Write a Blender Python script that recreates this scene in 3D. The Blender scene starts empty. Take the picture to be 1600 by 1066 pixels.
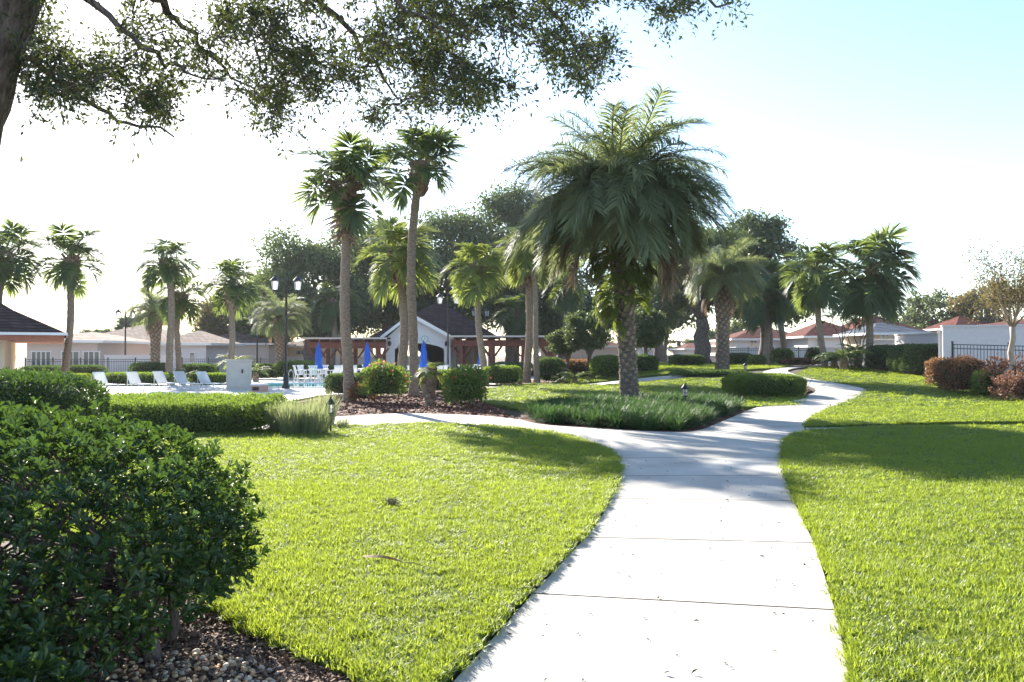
import bpy, math, random
import numpy as np
from mathutils import Vector, Matrix
R = math.radians
random.seed(5)
rng = np.random.default_rng(11)
scene = bpy.context.scene
COL = scene.collection

# ------------------------------------------------------------------ camera, sky, sun, exposure
EYE = 1.58
FPX, CXP, HZ = 1291.0, 800.0, 552.0          # focal length in photo pixels, centre column, horizon row
cd = bpy.data.cameras.new('camera'); cd.lens = 18.0; cd.sensor_width = 22.3
cd.clip_start = 0.05; cd.clip_end = 4000
cam = bpy.data.objects.new('camera', cd); COL.objects.link(cam)
cam.location = (0, 0, EYE); cam.rotation_euler = (R(90.843), 0, 0)
scene.camera = cam
SUN_AZ, SUN_EL = R(-24.9), R(23.8)
w = bpy.data.worlds.new('World'); scene.world = w; w.use_nodes = True
nt = w.node_tree
sky = nt.nodes.new('ShaderNodeTexSky'); sky.sky_type = 'NISHITA'; sky.sun_disc = False
sky.sun_elevation = SUN_EL; sky.sun_rotation = SUN_AZ
sky.air_density = 1.0; sky.dust_density = 0.4; sky.ozone_density = 2.2
nt.links.new(sky.outputs[0], nt.nodes['Background'].inputs[0])
nt.nodes['Background'].inputs[1].default_value = 0.088
sl = bpy.data.lights.new('sun', 'SUN'); sl.energy = 5.0; sl.angle = R(0.53); sl.color = (1.0, 0.93, 0.82)
so = bpy.data.objects.new('sun', sl); COL.objects.link(so)
sdir = Vector((math.sin(SUN_AZ)*math.cos(SUN_EL), math.cos(SUN_AZ)*math.cos(SUN_EL), math.sin(SUN_EL)))
so.rotation_euler = (-sdir).to_track_quat('-Z', 'Y').to_euler()
so.location = (-20, 40, 30)
scene.view_settings.view_transform = 'Standard'; scene.view_settings.look = 'None'
scene.view_settings.gamma = 1.0; scene.view_settings.use_curve_mapping = False
scene.view_settings.exposure = 1.92
scene.render.engine = 'CYCLES'
scene.cycles.use_denoising = True
scene.cycles.max_bounces = 8; scene.cycles.transparent_max_bounces = 8
scene.cycles.sample_clamp_indirect = 6.0; scene.cycles.sample_clamp_direct = 0.7

# ------------------------------------------------------------------ ground shape and placing helpers
def sstep(a, b, x):
    t = np.clip((np.asarray(x, float)-a)/(b-a), 0, 1); return t*t*(3-2*t)
def G(x, y):                                   # the park rises gently towards the back right
    return 0.8*sstep(26, 46, y)*sstep(1.5, 9, x)
def gp(px, py):                                # photo pixel -> spot on the ground
    lo, hi = 1.2, 400.0
    for _ in range(50):
        m = (lo+hi)/2; x = (px-CXP)/FPX*m
        if HZ + (EYE-float(G(x, m)))/m*FPX > py: lo = m
        else: hi = m
    return np.array([(px-CXP)/FPX*lo, lo])
def XP(px, Y): return (px-CXP)/FPX*Y
def at(px, Y):
    x = XP(px, Y); return (x, Y, float(G(x, Y)))
def ZP(py, Y): return EYE + (HZ-py)/FPX*Y

# ------------------------------------------------------------------ mesh helpers
class MB:
    def __init__(s): s.v = []; s.f = []; s.n = 0
    def add(s, v, f, mi=0):
        v = np.asarray(v, float).reshape(-1, 3); f = np.asarray(f, int)
        s.v.append(v); s.f.append((f + s.n, mi)); s.n += len(v); return s
    def mesh(s, name, mats, smooth=False):
        me = bpy.data.meshes.new(name)
        V = np.concatenate(s.v); loops = []; starts = []; mi = []; tot = 0
        for f, m in s.f:
            k = f.shape[1]; loops.append(f.ravel()); starts.append(tot + k*np.arange(len(f)))
            mi.append(np.full(len(f), m)); tot += k*len(f)
        L = np.concatenate(loops); S = np.concatenate(starts)
        me.vertices.add(len(V)); me.vertices.foreach_set('co', V.ravel())
        me.loops.add(len(L)); me.loops.foreach_set('vertex_index', L)
        me.polygons.add(len(S)); me.polygons.foreach_set('loop_start', S)
        me.polygons.foreach_set('material_index', np.concatenate(mi))
        me.polygons.foreach_set('use_smooth', np.full(len(S), bool(smooth)))
        for m in (mats if isinstance(mats, (list, tuple)) else [mats]): me.materials.append(m)
        me.update(calc_edges=True); me.validate()
        return me
    def build(s, name, mats, parent=None, smooth=False, loc=None):
        return link(name, s.mesh(name, mats, smooth), parent, loc)
def link(name, me, parent=None, loc=None, rot=None, sc=None):
    o = bpy.data.objects.new(name, me); COL.objects.link(o)
    if parent is not None: o.parent = parent
    if loc is not None: o.location = loc
    if rot is not None: o.rotation_euler = rot
    if sc is not None: o.scale = sc if isinstance(sc, (tuple, list)) else (sc, sc, sc)
    return o
def tag(o, label=None, cat=None, group=None, kind=None):
    if label: o['label'] = label
    if cat: o['category'] = cat
    if group: o['group'] = group
    if kind: o['kind'] = kind
    return o
def thing(name, label, cat, loc=(0, 0, 0), rz=0.0, group=None):
    o = bpy.data.objects.new(name, None); COL.objects.link(o); o.empty_display_size = 0.2
    o.location = loc; o.rotation_euler = (0, 0, rz)
    return tag(o, label, cat, group)
def copy_tree(o, parent=None):
    c = o.copy(); COL.objects.link(c); c.parent = parent
    for ch in list(o.children): copy_tree(ch, c)
    return c
BOXF = [(0,3,2,1), (4,5,6,7), (0,1,5,4), (1,2,6,5), (2,3,7,6), (3,0,4,7)]
def box(m, x0, x1, y0, y1, z0, z1, mi=0):
    m.add([(x0,y0,z0),(x1,y0,z0),(x1,y1,z0),(x0,y1,z0),(x0,y0,z1),(x1,y0,z1),(x1,y1,z1),(x0,y1,z1)], BOXF, mi); return m
def nrm(a): 
    a = np.asarray(a, float); return a/np.maximum(np.linalg.norm(a, axis=-1, keepdims=True), 1e-9)
def tube(m, pts, rad, n=8, mi=0, cap=True, wob=0.0):
    pts = np.asarray(pts, float); k = len(pts); rad = np.broadcast_to(np.asarray(rad, float), (k,))
    T = nrm(np.gradient(pts, axis=0)); ref = np.array([0, 0, 1.0]) if abs(T[0][2]) < .9 else np.array([1.0, 0, 0])
    V = []
    for i in range(k):
        a = nrm(np.cross(T[i], ref)); b = np.cross(T[i], a); ref = np.cross(a, T[i]) if abs(np.dot(a, a)) > 0 else ref
        an = np.arange(n)*2*np.pi/n
        rr = rad[i]*(1+wob*rng.uniform(-1, 1, n))
        V.append(pts[i] + np.outer(np.cos(an)*rr, a) + np.outer(np.sin(an)*rr, b))
    V = np.concatenate(V); F = []
    for i in range(k-1):
        for j in range(n):
            F.append((i*n+j, i*n+(j+1) % n, (i+1)*n+(j+1) % n, (i+1)*n+j))
    base = m.n
    m.add(V, np.array(F), mi)
    if cap:
        m.f.append((np.array([[base+j for j in range(n)][::-1]]), mi)); m.f.append((np.array([[base+(k-1)*n+j for j in range(n)]]), mi))
    return m
def lathe(m, prof, n=16, cx=0, cy=0, mi=0):
    return tube(m, [(cx, cy, z) for r, z in prof], [max(r, 1e-4) for r, z in prof], n, mi)
def prism(m, poly, z0, z1, mi=0, zf=None):
    """poly: Nx2, counter clockwise; z added to ground if zf"""
    p = np.asarray(poly, float); n = len(p)
    a = sum(p[i][0]*p[(i+1) % n][1]-p[(i+1) % n][0]*p[i][1] for i in range(n))
    if a < 0: p = p[::-1]
    g = G(p[:, 0], p[:, 1]) if zf else np.zeros(n)
    V = np.concatenate([np.c_[p, g+z0], np.c_[p, g+z1]]); b = m.n
    m.add(V, [(i, (i+1) % n, n+(i+1) % n, n+i) for i in range(n)], mi)
    m.f.append((np.array([[b+n+i for i in range(n)]]), mi)); m.f.append((np.array([[b+i for i in range(n)][::-1]]), mi))
    return m
def smooth_line(pts, per=6):
    p = np.asarray(pts, float); out = []
    q = np.vstack([2*p[0]-p[1], p, 2*p[-1]-p[-2]])
    for i in range(1, len(q)-2):
        for t in np.arange(per)/per:
            a, b, c, d = q[i-1], q[i], q[i+1], q[i+2]
            out.append(.5*((2*b)+(-a+c)*t+(2*a-5*b+4*c-d)*t*t+(-a+3*b-3*c+d)*t**3))
    out.append(p[-1]); return np.array(out)
def inpoly(P, poly):
    x, y = P[:, 0], P[:, 1]; r = np.zeros(len(P), bool); n = len(poly); j = n-1
    for i in range(n):
        xi, yi = poly[i]; xj, yj = poly[j]
        c = ((yi > y) != (yj > y)) & (x < (xj-xi)*(y-yi)/((yj-yi) if yj != yi else 1e-9)+xi)
        r ^= c; j = i
    return r
def edge_dist(P, poly):
    d = np.full(len(P), 1e9); poly = np.asarray(poly)
    for i in range(len(poly)):
        a = poly[i]; b = poly[(i+1) % len(poly)]; ab = b-a
        t = np.clip(((P-a)@ab)/max(ab@ab, 1e-9), 0, 1)
        d = np.minimum(d, np.linalg.norm(P-(a+t[:, None]*ab), axis=1))
    return d
T4 = (np.array([(0,0,0),(.5,.5,.1),(1,0,0),(.5,-.5,.1)]), np.array([(0,2,1),(0,3,2)]))
T6 = (np.array([(0,0,0),(.5,.32,.05),(.82,.46,.07),(1,0,-.05),(.82,-.46,.07),(.5,-.32,.05)]), np.array([(0,3,2,1),(0,5,4,3)]))
def leaves(m, P, D, N, L, W, tm=T4, mi=0):
    P = np.asarray(P, float); D = nrm(D); S = nrm(np.cross(N, D)); N = np.cross(D, S); k = len(P)
    L = np.broadcast_to(np.asarray(L, float), (k,)); W = np.broadcast_to(np.asarray(W, float), (k,))
    t, f = tm
    V = P[:, None] + D[:, None]*(t[None, :, 0:1]*L[:, None, None]) + S[:, None]*(t[None, :, 1:2]*W[:, None, None]) + N[:, None]*(t[None, :, 2:3]*L[:, None, None])
    F = f[None] + (np.arange(k)*len(t))[:, None, None]
    m.add(V.reshape(-1, 3), F.reshape(-1, f.shape[1]), mi); return m
def rdir(n): return nrm(rng.normal(size=(n, 3)))
def lump(P, s=1.0, ph=0.0):
    x, y, z = P[..., 0]*s+ph, P[..., 1]*s+ph*1.7, P[..., 2]*s-ph
    return (np.sin(2.1*x+1.3*np.sin(1.7*y))+np.sin(2.7*y+1.1*z+.5*np.sin(2.3*x))+np.sin(3.1*z+1.9*x))/3

# ------------------------------------------------------------------ materials
def newmat(name):
    m = bpy.data.materials.new(name); m.use_nodes = True
    return m, m.node_tree, m.node_tree.nodes['Principled BSDF']
def ramp(nt, stops):
    r = nt.nodes.new('ShaderNodeValToRGB'); e = r.color_ramp.elements
    while len(e) < len(stops): e.new(.5)
    for k, (p, c) in enumerate(stops): e[k].position = p; e[k].color = (*c, 1)
    return r
def coords(nt, scale=1.0, kind='Object', vec=None):
    t = nt.nodes.new('ShaderNodeTexCoord'); mp = nt.nodes.new('ShaderNodeMapping')
    mp.inputs['Scale'].default_value = vec or (scale,)*3
    nt.links.new(t.outputs[kind], mp.inputs[0]); return mp.outputs[0]
def noisy(name, c1, c2, scale=4, rough=.8, bump=.3, detail=8, spec=.3, dist=.02, vec=None, lo=.35, hi=.65, metal=0):
    m, nt, b = newmat(name)
    n = nt.nodes.new('ShaderNodeTexNoise'); n.inputs['Scale'].default_value = scale; n.inputs['Detail'].default_value = detail
    n.inputs['Roughness'].default_value = .65
    nt.links.new(coords(nt, 1.0, vec=vec), n.inputs['Vector'])
    r = ramp(nt, [(lo, c1), (hi, c2)]); nt.links.new(n.outputs[0], r.inputs[0]); nt.links.new(r.outputs[0], b.inputs['Base Color'])
    b.inputs['Roughness'].default_value = rough; b.inputs['Specular IOR Level'].default_value = spec; b.inputs['Metallic'].default_value = metal
    if bump:
        bp = nt.nodes.new('ShaderNodeBump'); bp.inputs['Strength'].default_value = bump; bp.inputs['Distance'].default_value = dist
        nt.links.new(n.outputs[0], bp.inputs['Height']); nt.links.new(bp.outputs[0], b.inputs['Normal'])
    return m
def leafmat(name, c1, c2, tcol, tr=.4, rough=.45, spec=.4, c3=None):
    m, nt, b = newmat(name)
    g = nt.nodes.new('ShaderNodeNewGeometry')
    r = ramp(nt, [(0, c1), (.85, c2), (1, c3 or c2)]); nt.links.new(g.outputs['Random Per Island'], r.inputs[0])
    n = nt.nodes.new('ShaderNodeTexNoise'); n.inputs['Scale'].default_value = .9; n.inputs['Detail'].default_value = 3
    nt.links.new(g.outputs['Position'], n.inputs['Vector'])
    hs = nt.nodes.new('ShaderNodeHueSaturation'); mr = nt.nodes.new('ShaderNodeMapRange')
    mr.inputs['From Min'].default_value = .3; mr.inputs['From Max'].default_value = .7; mr.inputs['To Min'].default_value = .75; mr.inputs['To Max'].default_value = 1.25
    nt.links.new(n.outputs[0], mr.inputs[0]); nt.links.new(mr.outputs[0], hs.inputs['Value']); nt.links.new(r.outputs[0], hs.inputs['Color'])
    nt.links.new(hs.outputs[0], b.inputs['Base Color'])
    b.inputs['Roughness'].default_value = rough; b.inputs['Specular IOR Level'].default_value = spec
    t = nt.nodes.new('ShaderNodeBsdfTranslucent'); t.inputs[0].default_value = (*tcol, 1)
    mx = nt.nodes.new('ShaderNodeMixShader'); mx.inputs[0].default_value = tr
    nt.links.new(b.outputs[0], mx.inputs[1]); nt.links.new(t.outputs[0], mx.inputs[2])
    nt.links.new(mx.outputs[0], nt.nodes['Material Output'].inputs[0]); return m

M = {}
def concrete():
    m, nt, b = newmat('concrete')
    co = coords(nt)
    n1 = nt.nodes.new('ShaderNodeTexNoise'); n1.inputs['Scale'].default_value = 1.1; n1.inputs['Detail'].default_value = 6
    n2 = nt.nodes.new('ShaderNodeTexNoise'); n2.inputs['Scale'].default_value = 160; n2.inputs['Detail'].default_value = 4
    for n in (n1, n2): nt.links.new(co, n.inputs['Vector'])
    r1 = ramp(nt, [(.3, (.37, .345, .31)), (.7, (.52, .495, .45))]); nt.links.new(n1.outputs[0], r1.inputs[0])
    r2 = ramp(nt, [(.28, (.55, .53, .5)), (.42, (1, 1, 1))]); nt.links.new(n2.outputs[0], r2.inputs[0])
    oi = nt.nodes.new('ShaderNodeObjectInfo')
    mr = nt.nodes.new('ShaderNodeMapRange'); mr.inputs['To Min'].default_value = .92; mr.inputs['To Max'].default_value = 1.05
    nt.links.new(oi.outputs['Random'], mr.inputs[0])
    mx = nt.nodes.new('ShaderNodeMixRGB'); mx.blend_type = 'MULTIPLY'; mx.inputs[0].default_value = 1
    nt.links.new(r1.outputs[0], mx.inputs[1]); nt.links.new(r2.outputs[0], mx.inputs[2])
    mx2 = nt.nodes.new('ShaderNodeMixRGB'); mx2.blend_type = 'MULTIPLY'; mx2.inputs[0].default_value = 1
    nt.links.new(mx.outputs[0], mx2.inputs[1]); nt.links.new(mr.outputs[0], mx2.inputs[2])
    nt.links.new(mx2.outputs[0], b.inputs['Base Color'])
    b.inputs['Roughness'].default_value = .85; b.inputs['Specular IOR Level'].default_value = .3
    bp = nt.nodes.new('ShaderNodeBump'); bp.inputs['Strength'].default_value = .35; bp.inputs['Distance'].default_value = .004
    nt.links.new(n2.outputs[0], bp.inputs['Height']); nt.links.new(bp.outputs[0], b.inputs['Normal']); return m
M['concrete'] = concrete()
M['deck'] = noisy('deck_concrete', (.52, .5, .46), (.62, .6, .56), 2, .8, .1)
M['soil'] = noisy('soil', (.045, .032, .022), (.1, .072, .045), 9, .95, .6)
M['lawnbase'] = noisy('lawn_thatch', (.05, .075, .012), (.11, .15, .025), 14, .95, .7, dist=.03)
M['mulch'] = noisy('bark_mulch', (.05, .022, .015), (.2, .085, .055), 26, .95, .9, dist=.04)
M['mulchgrey'] = noisy('weathered_mulch', (.07, .05, .04), (.24, .18, .14), 30, .95, .9, dist=.03)
M['grass'] = leafmat('grass_blade', (.06, .125, .018), (.125, .195, .03), (.39, .48, .045), .5, .42, .3, (.22, .2, .07))
M['liriope'] = leafmat('liriope_blade', (.025, .065, .025), (.06, .115, .04), (.1, .19, .045), .3, .6, .12)
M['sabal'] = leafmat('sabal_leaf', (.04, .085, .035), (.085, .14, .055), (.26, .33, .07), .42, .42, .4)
M['sabaly'] = leafmat('sabal_leaf_yellow_green', (.08, .13, .035), (.14, .19, .05), (.36, .42, .08), .42, .4, .5)  # yellower and paler than the other fan leaf
M['pindo'] = leafmat('pindo_leaf', (.095, .13, .07), (.17, .2, .115), (.3, .35, .13), .42, .42, .45)
M['pindodry'] = leafmat('pindo_dry_leaf', (.16, .11, .075), (.25, .18, .12), (.3, .2, .11), .35, .6, .2)
M['fern'] = leafmat('fern_leaf', (.06, .105, .02), (.12, .165, .03), (.26, .33, .04), .4, .45, .3, (.25, .16, .05))
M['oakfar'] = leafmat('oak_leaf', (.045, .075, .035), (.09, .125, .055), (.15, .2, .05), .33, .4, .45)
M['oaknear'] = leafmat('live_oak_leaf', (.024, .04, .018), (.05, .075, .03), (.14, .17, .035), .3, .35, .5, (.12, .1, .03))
M['autumn'] = leafmat('autumn_leaf', (.08, .085, .03), (.14, .11, .045), (.22, .18, .06), .4, .5, .3)
M['shrub'] = leafmat('shrub_leaf', (.016, .042, .011), (.038, .075, .02), (.1, .18, .025), .26, .32, .45, (.11, .15, .03))
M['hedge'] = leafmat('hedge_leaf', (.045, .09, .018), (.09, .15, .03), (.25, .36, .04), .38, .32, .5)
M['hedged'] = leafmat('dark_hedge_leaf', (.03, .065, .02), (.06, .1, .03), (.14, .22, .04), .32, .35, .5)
M['silver'] = leafmat('silvery_grass', (.14, .18, .09), (.24, .27, .15), (.34, .38, .16), .4, .5, .3)
M['redleaf'] = leafmat('red_tip_leaf', (.09, .07, .03), (.17, .075, .05), (.3, .16, .07), .4, .4, .4, (.28, .07, .07))
M['pinkleaf'] = leafmat('fringe_flower_leaf', (.08, .07, .035), (.15, .06, .055), (.25, .13, .08), .4, .45, .3, (.3, .06, .12))
M['flower'] = leafmat('red_blossom', (.55, .06, .06), (.7, .16, .14), (.7, .2, .15), .4, .5, .3)
M['trunk'] = noisy('sabal_trunk', (.16, .12, .09), (.38, .29, .22), 6, .95, .9, vec=(1.5, 1.5, 5), dist=.04)
M['darktrunk'] = noisy('pindo_trunk', (.05, .04, .032), (.2, .165, .14), 8, .95, .9, vec=(1.5, 1.5, 5), dist=.04)
M['boots'] = noisy('palm_boot', (.12, .085, .065), (.4, .29, .21), 7, .95, .8, dist=.05)
M['bark'] = noisy('oak_bark', (.05, .04, .035), (.27, .21, .185), 9, .95, 1.0, vec=(2.2, 2.2, .55), dist=.06)
M['twig'] = noisy('grey_twig', (.1, .08, .06), (.3, .25, .2), 20, .85, .4)
M['crape'] = noisy('crape_bark', (.3, .22, .17), (.48, .38, .3), 6, .7, .3, vec=(2, 2, .6))
M['core'] = noisy('inner_twig_shade', (.025, .035, .012), (.05, .06, .02), 12, .95, .8)  # inner twigs, darkened in the colour to stand for shade among the leaves
def plain(name, c, rough=.6, k=.12, sc=3, bump=.08, metal=0, spec=.4):
    return noisy(name, tuple(x*(1-k) for x in c), tuple(min(1, x*(1+k)) for x in c), sc, rough, bump, 5, spec, .01, metal=metal)
M['white'] = plain('white_paint', (.78, .77, .76), .5, .04)
M['stucco'] = plain('white_stucco', (.74, .69, .69), .9, .05, 8, .3)
M['cream'] = plain('cream_stucco', (.72, .58, .42), .9, .06, 8, .3)
M['beige'] = plain('beige_stucco', (.62, .52, .47), .9, .06, 8, .3)
M['redwood'] = plain('red_stained_wood', (.19, .055, .04), .65, .25, 5, .2)
M['fascia'] = plain('rust_fascia', (.36, .13, .075), .7, .1)
M['black'] = plain('black_metal', (.015, .015, .017), .4, .2, 5, .05, spec=.5)
M['greymetal'] = plain('grey_painted_metal', (.5, .47, .44), .5, .06)
M['blue'] = plain('blue_canvas', (.03, .12, .5), .85, .25, 6, .3)
M['sling'] = plain('pale_blue_sling', (.78, .84, .9), .7, .04)
M['pink'] = plain('pink_sling', (.72, .45, .4), .7, .08)
M['brick'] = plain('pink_block', (.5, .3, .25), .85, .15)
M['teal'] = plain('teal_paint', (.05, .42, .42), .6)
M['dark'] = plain('shaded_interior', (.05, .045, .045), .8)
M['dry'] = plain('dry_palm_leaf', (.36, .16, .06), .6, .3, 12, .2)
M['stone'] = plain('pillar_stone', (.4, .31, .25), .9, .2, 12, .4)
M['sling'] = leafmat('white_sling', (.76, .78, .8), (.82, .83, .84), (.78, .79, .8), .45, .7, .2)
M['pink'] = leafmat('pink_sling', (.7, .47, .42), (.76, .52, .46), (.75, .5, .44), .45, .7, .2)
M['blue'] = leafmat('blue_canvas', (.03, .12, .5), (.035, .14, .55), (.04, .16, .6), .25, .85, .15)
def shingle(name, c):
    m, nt, b = newmat(name)
    br = nt.nodes.new('ShaderNodeTexBrick'); br.inputs['Scale'].default_value = 1.0
    br.inputs['Color1'].default_value = (*[x*.75 for x in c], 1); br.inputs['Color2'].default_value = (*[x*1.3 for x in c], 1)
    br.inputs['Mortar'].default_value = (*[x*.4 for x in c], 1); br.inputs['Mortar Size'].default_value = .02
    br.inputs['Brick Width'].default_value = .45; br.inputs['Row Height'].default_value = .14
    t = nt.nodes.new('ShaderNodeTexCoord'); sx = nt.nodes.new('ShaderNodeSeparateXYZ'); cb = nt.nodes.new('ShaderNodeCombineXYZ')
    nt.links.new(t.outputs['Object'], sx.inputs[0])
    ad = nt.nodes.new('ShaderNodeMath'); ad.operation = 'ADD'; nt.links.new(sx.outputs[0], ad.inputs[0]); nt.links.new(sx.outputs[1], ad.inputs[1])
    nt.links.new(ad.outputs[0], cb.inputs[0]); nt.links.new(sx.outputs[2], cb.inputs[1]); nt.links.new(cb.outputs[0], br.inputs['Vector'])
    nt.links.new(br.outputs[0], b.inputs['Base Color']); b.inputs['Roughness'].default_value = .95; b.inputs['Specular IOR Level'].default_value = .08
    bp = nt.nodes.new('ShaderNodeBump'); bp.inputs['Strength'].default_value = .5; bp.inputs['Distance'].default_value = .02
    nt.links.new(br.outputs['Fac'], bp.inputs['Height']); bp.invert = True; nt.links.new(bp.outputs[0], b.inputs['Normal']); return m
M['roofbrown'] = shingle('brown_shingle', (.07, .045, .045))
M['rooftan'] = shingle('tan_shingle', (.22, .155, .13))
M['roofred'] = shingle('red_shingle', (.14, .05, .04))
M['roofgrey'] = shingle('slate_shingle', (.1, .12, .16))
def glassmat(name, c, rough=.05, tr=0.0):
    m, nt, b = newmat(name); b.inputs['Base Color'].default_value = (*c, 1); b.inputs['Roughness'].default_value = rough
    b.inputs['Transmission Weight'].default_value = tr; b.inputs['Specular IOR Level'].default_value = .8
    n = nt.nodes.new('ShaderNodeTexNoise'); n.inputs['Scale'].default_value = 3
    bp = nt.nodes.new('ShaderNodeBump'); bp.inputs['Strength'].default_value = .03; nt.links.new(n.outputs[0], bp.inputs['Height']); nt.links.new(bp.outputs[0], b.inputs['Normal'])
    return m
M['glass'] = glassmat('window_glass', (.06, .085, .11))
M['frost'] = glassmat('frosted_lantern_glass', (.85, .85, .85), .35, .85)
M['water'] = glassmat('pool_water', (.12, .45, .55), .03)

# ------------------------------------------------------------------ ground, lawns, path
def structure(o): o['kind'] = 'structure'; return o
def terrain():
    xs = np.concatenate([np.linspace(-400, -60, 12), np.linspace(-50, 60, 111), np.linspace(70, 400, 12)])
    ys = np.concatenate([np.linspace(-60, -5, 8), np.linspace(0, 90, 91), np.linspace(100, 700, 14)])
    X, Y = np.meshgrid(xs, ys); Z = G(X, Y) - .07
    V = np.stack([X, Y, Z], -1).reshape(-1, 3); nx = len(xs)
    i, j = np.meshgrid(np.arange(nx-1), np.arange(len(ys)-1)); a = (j*nx+i).ravel()
    m = MB(); m.add(V, np.c_[a, a+1, a+nx+1, a+nx]); return structure(m.build('ground', M['soil'], smooth=True))
terrain()
def sheet(name, poly, dz, mat, step=None, parent=None, skirt=0):
    """flat sheet following the ground: clipped grid cells are avoided by a fan of the outline plus inner grid"""
    import bmesh
    bm = bmesh.new(); vs = [bm.verts.new((p[0], p[1], 0)) for p in poly]
    bm.faces.new(vs); 
    if step:
        p = np.asarray(poly)
        for ax in (0, 1):
            for c in np.arange(math.floor(p[:, ax].min()/step)*step+step, p[:, ax].max(), step):
                co = [0, 0, 0]; no = [0, 0, 0]; co[ax] = c; no[ax] = 1
                bmesh.ops.bisect_plane(bm, geom=bm.verts[:]+bm.edges[:]+bm.faces[:], plane_co=co, plane_no=no, dist=1e-5)
    for v in bm.verts: v.co.z = float(G(v.co.x, v.co.y)) + dz
    bmesh.ops.recalc_face_normals(bm, faces=bm.faces[:])
    if bm.faces and sum(f.normal.z for f in bm.faces) < 0: bmesh.ops.reverse_faces(bm, faces=bm.faces[:])
    bmesh.ops.triangulate(bm, faces=bm.faces[:])
    if skirt:
        ex = bmesh.ops.extrude_edge_only(bm, edges=[e for e in bm.edges if e.is_boundary])
        for v in ex['geom']:
            if isinstance(v, bmesh.types.BMVert): v.co.z -= skirt
    me = bpy.data.meshes.new(name); bm.to_mesh(me); bm.free(); me.materials.append(mat)
    return link(name, me, parent)
def gl(pts): return np.array([gp(*p) for p in pts])
# edges of the walk, traced on the ground
leftE = np.vstack([[(-3.6, -4), (-1.75, 0.2), (-.82, 2.3)], gl([(700,1066),(830,925),(880,872),(926,822),(953,778),(967,743),(962,715),(925,694),(855,677),(760,667),(640,664),(500,669)])])
leftE = smooth_line(leftE, 6)
rightE = np.vstack([[(-1.7, -4), (.22, 0.2), (1.05, 2.3)], gl([(1330,1066),(1305,951),(1272,847),(1241,782),(1226,742),(1220,715),(1223,697),(1236,683),(1262,675)])])
rightE = smooth_line(rightE, 6)
def cut(line, p):                              # index of nearest sample
    return int(np.argmin(np.linalg.norm(line-p, axis=1)))
joints = [((-3.6,-4),(-1.7,-4)), ((-2.6,-1.5),(-.55,-1.5)), ((-1.75,.2),(.22,.2)), ((-1.0,1.9),(.9,1.9)), (gp(655,1120), gp(1343,1140)), (gp(830,925), gp(1305,951)),
          (gp(922,838)-0, gp(1272,847)), (gp(957,778), gp(1240,782)), (gp(967,743), gp(1226,742)), (gp(961,715), gp(1220,715))]
walk = thing('path', None, None); walk['kind'] = 'structure'
def slab(poly, top=.0, thick=.1, inset=.011):
    p = np.asarray(poly, float)
    a = .5*np.sum(p[:, 0]*np.roll(p[:, 1], -1)-np.roll(p[:, 0], -1)*p[:, 1])
    if a < 0: p = p[::-1]
    d1 = nrm(p-np.roll(p, 1, 0)); d2 = nrm(np.roll(p, -1, 0)-p)
    n = nrm(np.c_[-(d1+d2)[:, 1], (d1+d2)[:, 0]])
    q = p+n*inset; q2 = p+n*(inset+.004); k = len(p); g = G(p[:, 0], p[:, 1])
    V = np.concatenate([np.c_[q, g+top-thick], np.c_[q, g+top-.006], np.c_[q2, g+top]])
    m = MB(); i = np.arange(k); j = (i+1) % k
    m.add(V, np.concatenate([np.c_[i, j, j+k, i+k], np.c_[i+k, j+k, j+2*k, i+2*k]]), 1)
    m.f.append((np.array([[2*k+t for t in range(k)]]), 0))
    return m.build('slab', [M['concrete'], M['soil']], walk)
ji = [(cut(leftE, np.array(a)), cut(rightE, np.array(b))) for a, b in joints]
for (a0, b0), (a1, b1) in zip(ji, ji[1:]):
    slab(np.vstack([rightE[b0:b1+1], leftE[a0:a1+1][::-1]]))
iA, iB = ji[-1]
iL = cut(leftE, gp(855, 677))
bedlow = smooth_line(gl([(812,655),(850,663),(950,670),(1040,674.5),(1085,673),(1118,662),(1168,641)]), 5)
tip = cut(bedlow, gp(1118, 662))
xr = gp(1256, 668)
slab(np.vstack([rightE[iB:], [xr], bedlow[:tip+1][::-1], leftE[iA:iL+1][::-1]]))
# left branch towards the pool
upL = smooth_line(np.vstack([gl([(812,655),(760,650),(700,647),(620,646),(540,650)]), [gp(470,654), gp(380,655), gp(250,652)]]), 6)
loL = leftE[iL:]; loL = np.vstack([loL, smooth_line(gl([(500,669),(400,672),(250,668)]), 4)[1:]])
for k in range(9):
    u0, u1 = k/9, (k+1)/9
    a = upL[int(u0*(len(upL)-1)):int(u1*(len(upL)-1))+1]; b = loL[int(u0*(len(loL)-1)):int(u1*(len(loL)-1))+1]
    slab(np.vstack([a, b[::-1]]))
# right branch, seen nearly edge on
for k in range(8):
    x0 = xr[0]+k*1.9 + (0 if k else 0); x1 = xr[0]+(k+1)*1.9
    ya = lambda x: 16.95-.0*x; 
    p0 = rightE[-1] if k == 0 else np.array([x0+.15, rightE[-1][1]+(x0-xr[0])*.045]); p1 = np.array([x1+.15, rightE[-1][1]+(x1-xr[0])*.045])
    q0 = xr if k == 0 else np.array([x0, xr[1]+(x0-xr[0])*.05]); q1 = np.array([x1, xr[1]+(x1-xr[0])*.05])
    slab(np.array([p0, p1, q1, q0]))
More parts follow.
